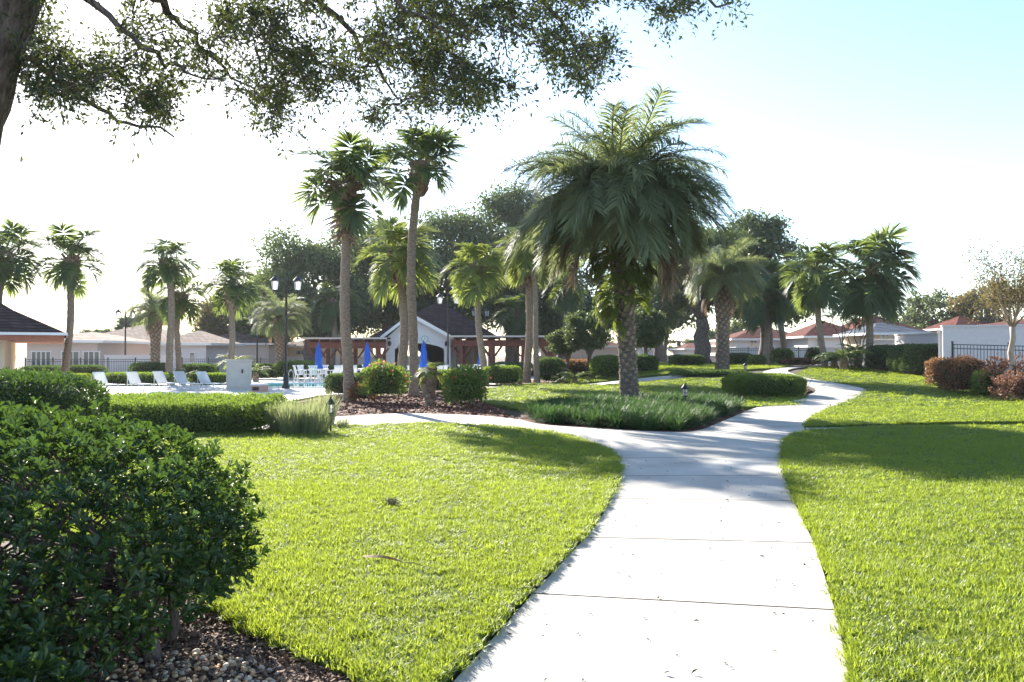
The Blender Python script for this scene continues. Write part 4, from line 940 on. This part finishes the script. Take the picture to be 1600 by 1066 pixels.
# ------------------------------------------------------------------ things on lawn and path
t = thing('dry_palm_leaf', 'dry brown strip of palm leaf lying on the lawn', 'leaf', (*gp(600, 893), .08), R(-33))
m = MB(); u = np.linspace(-.19, .19, 9); wd = np.array([.012, .022, .026, .026, .024, .02, .016, .01, .004]); 
strip(m, np.c_[u, .01*np.sin(u*9), .012+.02*np.cos(u*8)], wd, np.tile([[0, .8, .6]], (9, 1))); m.build('blade', M['dry'], t)
m = MB(); tube(m, [(.18, 0, .015), (.28, -.01, .03), (.38, .01, .012), (.47, -.01, .02)], [.003, .003, .002, .0015], 4); m.build('tail', M['twig'], t)
t = thing('moss_clump', 'small grey clump of fallen moss on the lawn', 'moss', (*gp(613, 795), .075)); m = MB(); k = 120
leaves(m, rng.normal(0, .022, (k, 3))*[1.4, 1, .6], rdir(k), rdir(k), .05, .008); m.build('strands', M['twig'], t)
k = 420; P = np.c_[rng.uniform(-.6, 3.4, k), rng.uniform(3.0, 13, k)]; ok = inpoly(P, np.vstack([leftE[10:iA], rightE[10:iB][::-1]])); P = P[ok]; k = len(P); m = MB()
leaves(m, np.c_[P, np.full(k, .004)], nrm(np.c_[rng.normal(size=(k, 2)), np.full(k, .12)]), np.tile([[0, 0, 1.]], (k, 1))+rng.normal(0, .2, (k, 3)), rng.uniform(.015, .048, k)*rng.uniform(.5, 1.2, k), rng.uniform(.01, .022, k)); 
M['litter'] = leafmat('fallen_leaf', (.02, .015, .01), (.08, .055, .035), (.1, .06, .03), .1, .7, .2)
tag(m.build('leaf_litter', M['litter']), 'tiny brown fallen oak leaves scattered on the path', 'fallen leaves', kind='stuff')

# path lanterns
def lantern(label, px, Y, top_py, s=1.0, stake=.25):
    loc = at(px, Y); t = thing('path_lantern', label, 'lantern', loc, .3, None); z = ZP(top_py, Y)-loc[2]-.36*s
    m = MB(); lathe(m, [(.02, -.05), (.02, z), (.05, z), (.06*s, z+.02)], 10); m.build('stake', M['black'], t)
    m = MB(); lathe(m, [(.055*s, z+.02), (.07*s, z+.19*s)], 10); g = m.build('glass', M['frost'], t)
    m = MB(); 
    for k in range(6):
        a = k*math.pi/3; c, s_ = math.cos(a), math.sin(a); tube(m, [(.06*s*c, .06*s*s_, z+.02), (.077*s*c, .077*s*s_, z+.195*s)], .007*s, 4)
    for zz, rr in ((.02, .064), (.1, .07), (.19, .078)):
        lathe(m, [(rr*s, z+zz*s-.004), (rr*s*1.06, z+zz*s), (rr*s, z+zz*s+.004)], 12)
    m.build('cage', M['black'], t)
    m = MB(); lathe(m, [(.1*s, z+.195*s), (.085*s, z+.23*s), (.04*s, z+.28*s), (.035*s, z+.3*s), (.015*s, z+.31*s), (.02*s, z+.335*s), (.004, z+.36*s)], 14); m.build('cap', M['black'], t, True)
lantern('black path lantern standing in the liriope', 1070, 21.5, 597, 1.05)
lantern('black path lantern by the silvery grass', 517, 16.3, 619, .95)
lantern('tiny black path lantern on the far lawn', 1164, 39, 566, 1.0)

# street lamps
def street_lamp(label, px, Y, top_py):
    loc = at(px, Y); h = ZP(top_py, Y)-loc[2]; t = thing('street_lamp', label, 'street lamp', loc, .12, 'black double headed street lamps'); m = MB()
    lathe(m, [(.17, -.02), (.17, .12), (.12, .18), (.12, .55), (.085, .65)], 12); m.build('base', M['black'], t, True)
    m = MB(); lathe(m, [(.062, .6), (.055, h*.6), (.05, h-.3), (.065, h-.28), (.05, h-.24), (.03, h-.1), (.002, h)], 10); m.build('pole', M['black'], t, True)
    for s in (-1, 1):
        m = MB(); u = np.linspace(0, 1, 9); tube(m, np.c_[s*.5*u, u*0, h-.85-.16*np.sin(u*np.pi)+.22*u], .022, 6); m.build('arm', M['black'], t, True)
        L = MB(); x = s*.5; z = h-.62; sq = 4
        tube(L, [(x, 0, z-.06), (x, 0, z+.0), (x, 0, z+.02)], [.03, .1, .13], 8); tube(L, [(x, 0, z+.42), (x, 0, z+.44), (x, 0, z+.56), (x, 0, z+.62), (x, 0, z+.7)], [.2, .22, .1, .04, .01], 8); l = L.build('lantern', M['black'], t)
        g = MB(); tube(g, [(x, 0, z+.02), (x, 0, z+.42)], [.12, .18], 4); g.build('glass', M['frost'], l)
        c = MB()
        for k in range(4):
            a = k*math.pi/2; tube(c, [(x+.125*math.cos(a), .125*math.sin(a), z+.02), (x+.186*math.cos(a), .186*math.sin(a), z+.42)], .012, 4)
        c.build('cage', M['black'], l)
street_lamp('big double street lamp beside the pool, nearest the low hedge', 447, 37, 432)
street_lamp('double street lamp beside the feathery palm and pool houses', 196, 60, 484)
street_lamp('double street lamp beside the pale feathery palm', 402, 66, 494)
street_lamp('double street lamp in front of the brown pavilion roof', 700, 50, 459)
street_lamp('double street lamp behind the round headed palm', 751, 64, 482)

# ------------------------------------------------------------------ pool furniture
def lounger_proto():
    t = thing('sun_lounger', 'x', 'sun lounger'); 
    m = MB()
    for s in (-1, 1): tube(m, [(-.1, s*.31, .36), (.6, s*.31, .36), (1.15, s*.31, .36), (1.2, s*.3, .33)], .022, 6)
    tube(m, [(1.17, -.31, .355), (1.17, .31, .355)], .022, 6); m.build('frame', M['white'], t)
    for x in (.05, 1.0):
        for s in (-1, 1):
            m = MB(); tube(m, [(x, s*.31, .36), (x+.1, s*.31, .18), (x+.02, s*.31, 0)], .02, 6); m.build('leg', M['white'], t)
    m = MB(); 
    for k in range(12): box(m, -.08+k*.1, .005+k*.1, -.29, .29, .362, .374)
    m.build('seat', M['sling'], t)
    m = MB(); b = np.array([-.1, 0, .37]); d = nrm([-.62, 0, .78]); n_ = np.array([.78, 0, .62])
    for k in range(9):
        p = b+d*(.02+k*.088); V = []
        for zz in (-.006, .006):
            V += [p+n_*zz+np.array([0, -.28, 0]), p+n_*zz+np.array([0, .28, 0]), p+d*.078+n_*zz+np.array([0, .28, 0]), p+d*.078+n_*zz+np.array([0, -.28, 0])]
        m.add(V, BOXF)
    back = m.build('backrest', M['sling'], t)
    m = MB(); e = b+d*.82
    for s in (-1, 1): tube(m, [b+np.array([0, s*.3, 0]), e+np.array([0, s*.3, 0])], .02, 6); tube(m, [b+d*.5+np.array([0, s*.3, 0]), (-.42, s*.31, .02)], .014, 5)
    tube(m, [e+np.array([0, -.3, 0]), e+np.array([0, .3, 0])], .02, 6); m.build('back_frame', M['white'], t); return t
proto = lounger_proto()
for i, (px, Y, rz, lab, pk) in enumerate(((113, 33, -38, 'big sun lounger with pinkish backrest beside the round shrub', 1), (143, 33.5, -42, 'low pink sun lounger with slatted backrest', 1), (162, 35, -40, 'pale sun lounger directly behind the low pink one', 0), (214, 35.5, -40, 'pale blue sun lounger in front of the thin lamp post', 0), (256, 36.5, -36, 'pale blue sun lounger left of the paired palms', 0), (288, 36, -40, 'pale blue sun lounger right of the paired palms', 0), (324, 36, -38, 'pale blue sun lounger next to the grey utility cabinet', 0))):
    o = proto if i == 0 else copy_tree(proto)
    o.location = at(px, Y); o.rotation_euler = (0, 0, R(rz)); o['label'] = lab; o['group'] = 'sun loungers on the pool deck'
    o.scale = (.8, .8, .76)
    if i == 1: o.scale = (.75, .75, .56)
    
    if pk and i > 0:
        for ch in o.children:
            if ch.name.startswith(('backrest', 'seat')): ch.data = ch.data.copy(); ch.data.materials[0] = M['pink']
for ch in proto.children:
    if ch.name.startswith(('backrest', 'seat')): ch.data = ch.data.copy(); ch.data.materials[0] = M['pink']
t = thing('utility_cabinet', 'grey beige metal utility cabinet on the pool deck', 'cabinet', at(374, 36), R(14)); hh = ZP(562, 36)
m = MB(); box(m, -.5, .5, -.35, .35, 0, hh-.06); m.build('body', M['greymetal'], t); m = MB(); box(m, -.54, .54, -.39, .39, hh-.06, hh); m.build('lid', M['greymetal'], t)
m = MB(); box(m, -.42, .42, -.372, -.351, .12, hh-.14); d = m.build('door', M['greymetal'], t); m = MB(); box(m, .12, .2, -.4, -.373, hh*.55, hh*.68); m.build('handle', M['black'], d)
t = thing('pipe_cover', 'low pink block box beside the utility cabinet', 'box', at(406, 34), R(8)); m = MB(); box(m, -.3, .3, -.3, .3, 0, .27); m.build('body', M['brick'], t); m = MB(); box(m, -.24, .02, -.312, -.301, .06, .2); m.build('vent', M['dark'], t); m = MB(); box(m, -.33, .33, -.33, .33, .27, .31); m.build('cover', M['white'], t)
def rail(px, Y, lab):
    t = thing('pool_ladder', lab, 'ladder', at(px, Y), R(-50))
    for s in (-.25, .25):
        m = MB(); u = np.linspace(0, np.pi, 9); tube(m, np.vstack([[(-.25, s, 0)], np.c_[-.25*np.cos(u), u*0+s, .6+.22*np.sin(u)], [(.25, s, -.05)]]), .022, 6); m.build('rail', M['greymetal'], t, True)
rail(463, 37.2, 'curved metal pool ladder rails at the water edge')
def chair_proto():
    t = thing('plastic_chair', 'x', 'chair'); m = MB(); box(m, -.24, .24, -.24, .24, .41, .44); m.build('seat', M['white'], t)
    m = MB(); 
    for k in range(5): 
        x = -.2+k*.085; V = [(x, .22, .44), (x+.06, .22, .44), (x+.06, .26, .44), (x, .26, .44), (x*1.1, .34, .9), (x*1.1+.065, .34, .9), (x*1.1+.065, .365, .9), (x*1.1, .365, .9)]; m.add(V, BOXF)
    box(m, -.25, .26, .335, .372, .86, .93); m.build('backrest', M['white'], t)
    for sx in (-1, 1):
        for sy in (-1, 1): m = MB(); tube(m, [(sx*.22, sy*.22, .42), (sx*.26, sy*.28, 0)], [.03, .022], 5); m.build('leg', M['white'], t)
        m = MB(); tube(m, [(sx*.26, -.24, .43), (sx*.27, -.24, .64), (sx*.27, .0, .66), (sx*.25, .3, .66)], .02, 5); m.build('armrest', M['white'], t)
    return t
cp = chair_proto(); first = True
def table_set(px, Y, top_py, lab, nch, where):
    global first
    loc = at(px, Y); t = thing('patio_table', 'round white patio table ' + where, 'table', loc, 0, 'patio tables'); m = MB(); lathe(m, [(.5, .69), (.55, .7), (.55, .73), (.02, .735)], 20); m.build('tabletop', M['white'], t)
    for k in range(4): a = k*1.57+.7; m = MB(); tube(m, [(.4*math.cos(a), .4*math.sin(a), .7), (.45*math.cos(a), .45*math.sin(a), 0)], .02, 5); m.build('leg', M['white'], t)
    u = thing('parasol', lab, 'parasol', loc, 0, 'closed blue parasols'); z1 = ZP(top_py, Y); m = MB(); tube(m, [(0, 0, 0), (0, 0, z1-.05)], .022, 7); m.build('pole', M['white'], u)
    m = MB(); n = 24; zz = np.linspace(z1-1.45, z1, 12); V = []
    prof = np.interp(np.linspace(0, 1, 12), [0, .1, .28, .36, .5, .85, 1], [.2, .2, .13, .15, .16, .09, .015])
    for z, q in zip(zz, prof):
        for k in range(n): a = k*2*np.pi/n; rr = q*(1+.22*math.cos(8*a)); V.append((rr*math.cos(a), rr*math.sin(a), z))
    m.add(V, [(i*n+j, i*n+(j+1) % n, (i+1)*n+(j+1) % n, (i+1)*n+j) for i in range(11) for j in range(n)]); m.build('canopy', M['blue'], u, True)
    m = MB(); lathe(m, [(.02, z1-.02), (.03, z1+.02), (.002, z1+.07)], 8); m.build('finial', M['blue'], u)
    for k in range(nch):
        c = cp if first else copy_tree(cp); first = False; a = k*2*math.pi/nch+.5
        c.location = (loc[0]+1.0*math.cos(a), loc[1]+.8*math.sin(a), loc[2]); c.rotation_euler = (0, 0, a-math.pi/2); c['label'] = 'white plastic armchair at the patio table ' + where; c['group'] = 'white plastic chairs round the table ' + where
table_set(498, 45, 536, 'closed blue parasol right of the pool ladder, furthest from the pavilion', 6, 'by the pool ladder')
table_set(574, 46, 536, 'closed blue parasol just left of the white pavilion column', 5, 'left of the pavilion')
table_set(662, 45, 533, 'closed blue parasol in front of the pavilion arch', 5, 'in front of the pavilion arch')
table_set(753, 47, 530, 'closed blue parasol against the round headed palm trunk', 5, 'right of the pavilion')

# ------------------------------------------------------------------ buildings
def hip(m, x0, x1, y0, y1, z0, z1, ov=.5, ridge=None, mi=0):
    x0 -= ov; x1 += ov; y0 -= ov; y1 += ov; d = (y1-y0)/2 if ridge is None else ridge; cy = (y0+y1)/2
    V = [(x0,y0,z0),(x1,y0,z0),(x1,y1,z0),(x0,y1,z0),(x0+d,cy,z1),(x1-d,cy,z1)]; b = m.n
    m.add(V, [(0,1,5,4),(2,3,4,5)], mi); m.f.append((np.array([(b+1,b+2,b+5),(b+3,b+0,b+4)]), mi)); m.f.append((np.array([(b+0,b+3,b+2,b+1)]), mi))
def window(par, xa, xb, y, za, zb, panes=1, fm='white'):
    f = MB(); box(f, xa-.07, xb+.07, y-.05, y+.02, zb, zb+.07); box(f, xa-.07, xb+.07, y-.07, y+.02, za-.07, za); w = (xb-xa)/panes
    for k in range(panes+1): x = xa+k*w; box(f, x-.035, x+.035, y-.048, y+.02, za, zb)
    o = f.build('window', M[fm], par)
    for k in range(panes): g = MB(); box(g, xa+k*w+.035, xa+(k+1)*w-.035, y-.02, y+.01, za, zb); g.build('pane', M['glass'], o)
def house(label, px0, px1, Y, dep, eave, ridge, wall, roof, wins=(), name='house', fasc='white', ov=.6, group=None, zb=None):
    x0, x1 = XP(px0, Y), XP(px1, Y); cx = (x0+x1)/2; z = float(G(cx, Y)); t = thing(name, label, 'house', (cx, Y, z), 0, group); a, b = x0-cx, x1-cx
    e = ZP(eave, Y)-z; rz = ZP(ridge, Y+dep/2)-z
    m = MB(); box(m, a, b, 0, dep, -.3, e); m.build('wall', M[wall], t)
    m = MB(); hip(m, a, b, 0, dep, e+.02, rz, ov, min(dep/2+ov, (b-a)/2+ov-.2)); m.build('roof', M[roof], t)
    m = MB(); box(m, a-ov-.03, b+ov+.03, -ov-.05, -ov-.005, e-.14, e+.05); box(m, a-ov-.045, a-ov-.005, -ov-.005, dep+ov, e-.14, e+.048); box(m, b+ov+.005, b+ov+.045, -ov-.005, dep+ov, e-.14, e+.048); m.build('fascia', M[fasc], t)
    for (u0, u1, v0, v1, pn) in wins: window(t, XP(u0, Y)-cx, XP(u1, Y)-cx, -.005, ZP(v1, Y)-z, ZP(v0, Y)-z, pn)
    return t
# clubhouse corner on the left
Yc = 36.0; xe = XP(105, Yc); ez = ZP(521, Yc); t = thing('clubhouse', 'cream clubhouse corner with dark shingle roof and rust fascia', 'building', (xe-6*math.cos(.5)-4*math.sin(.5), Yc-6*math.sin(.5)+4*math.cos(.5), 0), .5)
m = MB(); box(m, -11, 3.6, -2.6, 8, -.1, ez+.1); m.build('wall', M['cream'], t)
m = MB(); V = [(-12, -4, ez), (6, -4, ez), (6, 10, ez), (-12, 10, ez), (-9.9, -1.9, ez+1.05), (3.9, -1.9, ez+1.05), (3.9, 7.9, ez+1.05), (-9.9, 7.9, ez+1.05), (-6, 3, ez+3.7), (0, 3, ez+3.7)]
m.add(V, [(0,1,5,4),(1,2,6,5),(2,3,7,6),(3,0,4,7),(4,5,9,8),(6,7,8,9)]); m.f.append((np.array([(5,6,9),(7,4,8)]), 0)); m.build('roof', M['roofbrown'], t)
m = MB(); box(m, -12, 6.02, -4.03, -4.004, ez-.09, ez+.03); box(m, 6.004, 6.03, -4.0, 10, ez-.09, ez+.03); m.build('gutter', M['white'], t)
m = MB(); box(m, -11.9, 5.9, -3.9, 9.9, ez-.3, ez-.095); m.build('fascia', M['fascia'], t)
house('beige sunroom house with wide sliding windows', 42, 152, 62, 9, 533, 519, 'beige', 'rooftan', [(50, 80, 550, 572, 4), (97, 124, 550, 573, 3), (131, 160-4, 550, 573, 3)], ov=.8)
HGp = 'tan roofed houses beyond the pool fence'
house('long tan roofed house behind the sunroom house', 118, 245, 76, 12, 534, 507, 'beige', 'rooftan', [(215, 240, 552, 562, 3)], group=HGp)
house('tan roofed house behind the paired palms with a dark window', 250, 322, 66, 7, 537, 517, 'stucco', 'rooftan', [(297, 305, 552, 566, 1)], group=HGp)
house('tan roofed house behind the cabinet palm', 312, 420, 84, 12, 537, 512, 'beige', 'rooftan', [], group=HGp)
house('low house seen under the left pergola', 445, 560, 92, 10, 541, 522, 'cream', 'rooftan', [(463, 478, 548, 554, 2)], group=HGp)
RGp = 'red roofed houses beyond the park wall'
house('white house with broad red hip roof behind the bare brown trunks', 1150, 1262, 84, 8, 530, 510, 'stucco', 'roofred', [(1172, 1182, 533, 543, 2), (1246, 1260, 534, 542, 2)], group=RGp)
house('white house with high red roof left of the full crowned palm', 1262, 1352, 78, 7, 526, 502, 'stucco', 'roofred', [(1275, 1284, 530, 541, 2)], group=RGp)
house('dark red roofed house behind the full crowned palm', 1340, 1440, 90, 9, 519, 492, 'stucco', 'roofred', [], group=RGp)
house('low house with slate grey roof behind the lower white wall', 1366, 1440, 64, 6, 521, 504, 'cream', 'roofgrey', [(1376, 1388, 522, 532, 2), (1391, 1404, 522, 532, 2)])
house('red roofed house behind the tall white wall', 1496, 1556, 86, 6, 513, 494, 'cream', 'roofred', [], group=RGp)
house('red roofed house behind the crape myrtle', 1590, 1720, 74, 8, 508, 497, 'stucco', 'roofred', [], group=RGp)
house('far red roofed house seen right of the great palm trunk', 1000, 1040, 120, 10, 545, 533, 'stucco', 'roofred', [], group=RGp)
house('far white house left of the forked oak trunk', 1075, 1108, 110, 10, 545, 536, 'stucco', 'roofred', [(1082, 1088, 547, 553, 1)], group=RGp)
house('tan house right of the forked oak trunk', 1130, 1160, 92, 10, 540, 528, 'beige', 'rooftan', [], group=RGp)
house('pink house behind the citrus trees', 845, 975, 100, 10, 541, 524, 'beige', 'roofred', [(853, 862, 553, 557, 1)], group=RGp)
# garden walls
def gwall(label, pxa, Ya, pxb, Yb, top, th=.25, mat='stucco', zt=None):
    a = np.array(at(pxa, Ya)); b = np.array(at(pxb, Yb)); t = thing('garden_wall', label, 'wall', tuple((a+b)/2)); L = np.linalg.norm((b-a)[:2]); t.rotation_euler = (0, 0, math.atan2(b[1]-a[1], b[0]-a[0]))
    h = zt if zt else ZP(top, (Ya+Yb)/2)-(a[2]+b[2])/2; m = MB(); box(m, -L/2, L/2, 0, th, -.4, h-.08); m.build('wall_panel', M[mat], t); m = MB(); box(m, -L/2-.04, L/2+.04, -.04, th+.04, h-.08, h); m.build('coping', M[mat], t); return t
gwall('tall white stucco wall behind the black fence', 1473, 35, 1760, 33, 507)
gwall('return of the tall white wall running back', 1476, 35.2, 1474, 46, 507, zt=2.0)
gwall('lower white wall above the dark clipped hedge', 1398, 56, 1475, 50, 521)
gwall('far white wall beyond the curving path', 1125, 72, 1345, 68, 543)
gwall('white wall beside the slate roofed house', 1345, 60, 1400, 57, 530)
gwall('white wall beside the sunroom house', 164, 58, 258, 58, 555)
gwall('long white wall beyond the pergola', 300, 88, 700, 88, 557)
gwall('long pinkish wall beyond the citrus trees', 840, 86, 1120, 86, 556, mat='beige')
# black metal fences
def fence(label, pxa, Ya, pxb, Yb, h=1.2, sp=.11, post=1.9, mat='black'):
    a = np.array(at(pxa, Ya)); b = np.array(at(pxb, Yb)); L = np.linalg.norm((b-a)[:2]); t = thing('metal_fence', label, 'fence', tuple(a)); t.rotation_euler = (0, 0, math.atan2(b[1]-a[1], b[0]-a[0])); dz = (b[2]-a[2])
    pk = MB(); box(pk, -.008, .008, -.008, .008, .08, h-.06); pkm = pk.mesh('picket', M[mat]); ps = MB(); box(ps, -.03, .03, -.03, .03, -.1, h+.05); box(ps, -.04, .04, -.04, .04, h+.05, h+.08); psm = ps.mesh('post', M[mat])
    for zz in (.12, h-.22, h-.06):
        m = MB(); m.add([(0,-.014,zz),(L,-.014,zz+dz),(L,.014,zz+dz),(0,.014,zz),(0,-.014,zz+.03),(L,-.014,zz+dz+.03),(L,.014,zz+dz+.03),(0,.014,zz+.03)], BOXF); m.build('rail', M[mat], t)
    for k in range(int(L/post)+1): link('post', psm, t, (k*post, 0, dz*k*post/L))
    for k in range(min(280, int(L/sp))): link('picket', pkm, t, ((k+.5)*sp, 0, dz*(k+.5)*sp/L))
fence('black picket fence in front of the tall white wall', 1488, 33, 1680, 30, 1.75, .12, 2.0)
fence('black picket fence in front of the sunroom house', 40, 57, 250, 57, 1.2, .12)
fence('black picket fence beyond the paired palms', 285, 60, 420, 60, 1.2, .14)
fence('black picket fence before the far white wall', 1130, 66, 1290, 64, 1.2, .14)
# pavilion with gable, and red pergolas
Yp = 58.0; px_ = lambda u: XP(u, Yp)-XP(643, Yp); t = thing('pavilion', 'pavilion with white arched gable and dark brown hip roof', 'building', (XP(643, Yp), Yp, 0)); zz = lambda v: ZP(v, Yp)
m = MB(); gx0, gx1 = px_(603), px_(704); ar = []; n = 18
xa, xb = px_(617), px_(694); 
for k in range(n+1):
    u = k/n; ar.append((xa+(xb-xa)*u, zz(546)+.42*math.sin(u*math.pi)**.7))
out = [(gx0, 0), (gx0, zz(529)), (px_(641), zz(495)), (gx1, zz(529)), (gx1, 0), (xb, 0)] + ar[::-1] + [(xa, 0)]
k = len(out)
V = [(x, 0, z) for x, z in out]+[(x, .35, z) for x, z in out]; m.add(V, [(i, (i+1) % k, k+(i+1) % k, k+i) for i in range(k)])
import bmesh
me = m.mesh('gable_wall', M['stucco']); bm = bmesh.new(); bm.from_mesh(me); bm.verts.ensure_lookup_table(); bm.faces.new([bm.verts[i] for i in range(k)]); bm.faces.new([bm.verts[k+i] for i in range(k)][::-1]); bmesh.ops.triangulate(bm, faces=[f for f in bm.faces if len(f.verts) > 4]); bmesh.ops.recalc_face_normals(bm, faces=bm.faces[:]); bm.to_mesh(me); bm.free(); link('gable_wall', me, t)
m = MB(); e0, e1, pk = (px_(596), zz(529)), (px_(709), zz(529)), (px_(641)+.1, zz(493)); 
for a, b in ((e0, pk), (pk, e1)):
    m.add([(a[0], -.5, a[1]), (b[0], -.5, b[1]), (b[0], 5, b[1]), (a[0], 5, a[1]), (a[0], -.5, a[1]+.1), (b[0], -.5, b[1]+.1), (b[0], 5, b[1]+.1), (a[0], 5, a[1]+.1)], BOXF)
m.build('gable_roof', M['roofbrown'], t)
m = MB()
for a, b in ((e0, pk), (pk, e1)): m.add([(a[0], -.56, a[1]-.12), (b[0], -.56, b[1]-.12), (b[0], -.51, b[1]-.12), (a[0], -.51, a[1]-.12), (a[0], -.56, a[1]+.13), (b[0], -.56, b[1]+.13), (b[0], -.51, b[1]+.13), (a[0], -.51, a[1]+.13)], BOXF)
m.build('fascia', M['white'], t)
m = MB(); hip(m, px_(578), px_(768), 2.5, 11, zz(526), ZP(472, Yp+6.7), .5, 4.6); m.build('roof', M['roofbrown'], t)
for u in (580, 603, 704, 735, 765):
    for yy in (3.0, 10.5): 
        m = MB(); box(m, px_(u)-.18, px_(u)+.18, yy-.18, yy+.18, 0, zz(526)); m.build('column', M['stucco' if u < 720 else 'stone'], t)
m = MB(); box(m, px_(719), px_(742), 3.6, 3.9, 0, zz(530)); m.build('side_wall', M['stone'], t)
for u in (609, 698):
    m = MB(); lathe(m, [(.04, zz(541)), (.11, zz(540)), (.13, zz(535)), (.03, zz(533))], 8, px_(u), -.14); m.build('wall_lamp', M['black'], t)
t2 = thing('wall_clock', 'round white clock with teal rim on the pavilion gable', 'clock', (XP(664, Yp), Yp-.03, zz(530))); m = MB(); tube(m, [(0, 0, 0), (0, -.06, 0)], .24, 24); m.build('rim', M['teal'], t2); m = MB(); tube(m, [(0, -.061, 0), (0, -.075, 0)], .2, 24); m.build('face', M['white'], t2)
m = MB(); box(m, -.012, .012, -.085, -.08, 0, .15); m.build('hand', M['black'], t2); m = MB(); box(m, 0, .1, -.092, -.087, -.012, .012); m.build('hand', M['black'], t2)
def pergola(label, pa, pb, Y, posts, zt, zb):
    x0, x1 = XP(pa, Y), XP(pb, Y); t = thing('pergola', label, 'pergola', (x0, Y, 0)); L = x1-x0; za, zbm = ZP(zt, Y), ZP(zb, Y)
    for yy in (0, 3.2): 
        m = MB(); box(m, -.2, L+.2, yy-.1, yy+.1, zbm, zbm+.42); m.build('beam', M['redwood'], t)
    jm = MB(); box(jm, -.05, .05, -.75, 4.0, 0, .2); jme = jm.mesh('rafter', M['redwood'])
    for k in range(int(L/.75)+1): link('rafter', jme, t, (k*.75, 0, zbm+.424))
    m = MB(); box(m, -.5, L+.4, -.8, 4.1, zbm+.63, zbm+.72); m.build('roof_sheet', M['roofbrown'], t); m = MB(); box(m, -.52, L+.42, -.83, -.804, zbm+.6, zbm+.72); m.build('gutter', M['beige'], t)
    for u in posts:
        for yy in (0, 3.2):
            x = XP(u, Y)-x0; m = MB(); box(m, x-.13, x+.13, yy-.13, yy+.13, 0, zbm-.002); m.build('post', M['redwood'], t)
            m = MB()
            for s in (-1, 1): m.add([(x+s*.13, yy-.06, zbm-.7), (x+s*.25, yy-.06, zbm-.7), (x+s*.75, yy-.06, zbm-.004), (x+s*.6, yy-.06, zbm-.004), (x+s*.13, yy+.06, zbm-.7), (x+s*.25, yy+.06, zbm-.7), (x+s*.75, yy+.06, zbm-.004), (x+s*.6, yy+.06, zbm-.004)], BOXF)
            m.build('brace', M['redwood'], t)
pergola('red wooden pergola left of the pavilion', 486, 598, 57.0, (497, 542, 592), 528, 544)
pergola('red wooden pergola right of the pavilion', 712, 866, 57.0, (720, 768, 818, 862), 524, 541)

# ------------------------------------------------------------------ thin volume added to lift the far trees like veiling glare
m = MB(); box(m, -402, 402, -62, 702, -1.2, 19.5)
hm = bpy.data.materials.new('veil'); hm.use_nodes = True; hn = hm.node_tree
hn.nodes.remove(hn.nodes['Principled BSDF'])
pv = hn.nodes.new('ShaderNodeVolumePrincipled'); pv.inputs['Color'].default_value = (.93, .96, 1, 1); pv.inputs['Density'].default_value = .00025; pv.inputs['Anisotropy'].default_value = .35
hn.links.new(pv.outputs[0], hn.nodes['Material Output'].inputs['Volume'])
tag(m.build('veil', hm), 'thin added haze over the park', 'veil', kind='stuff')
scene.cycles.volume_bounces = 0
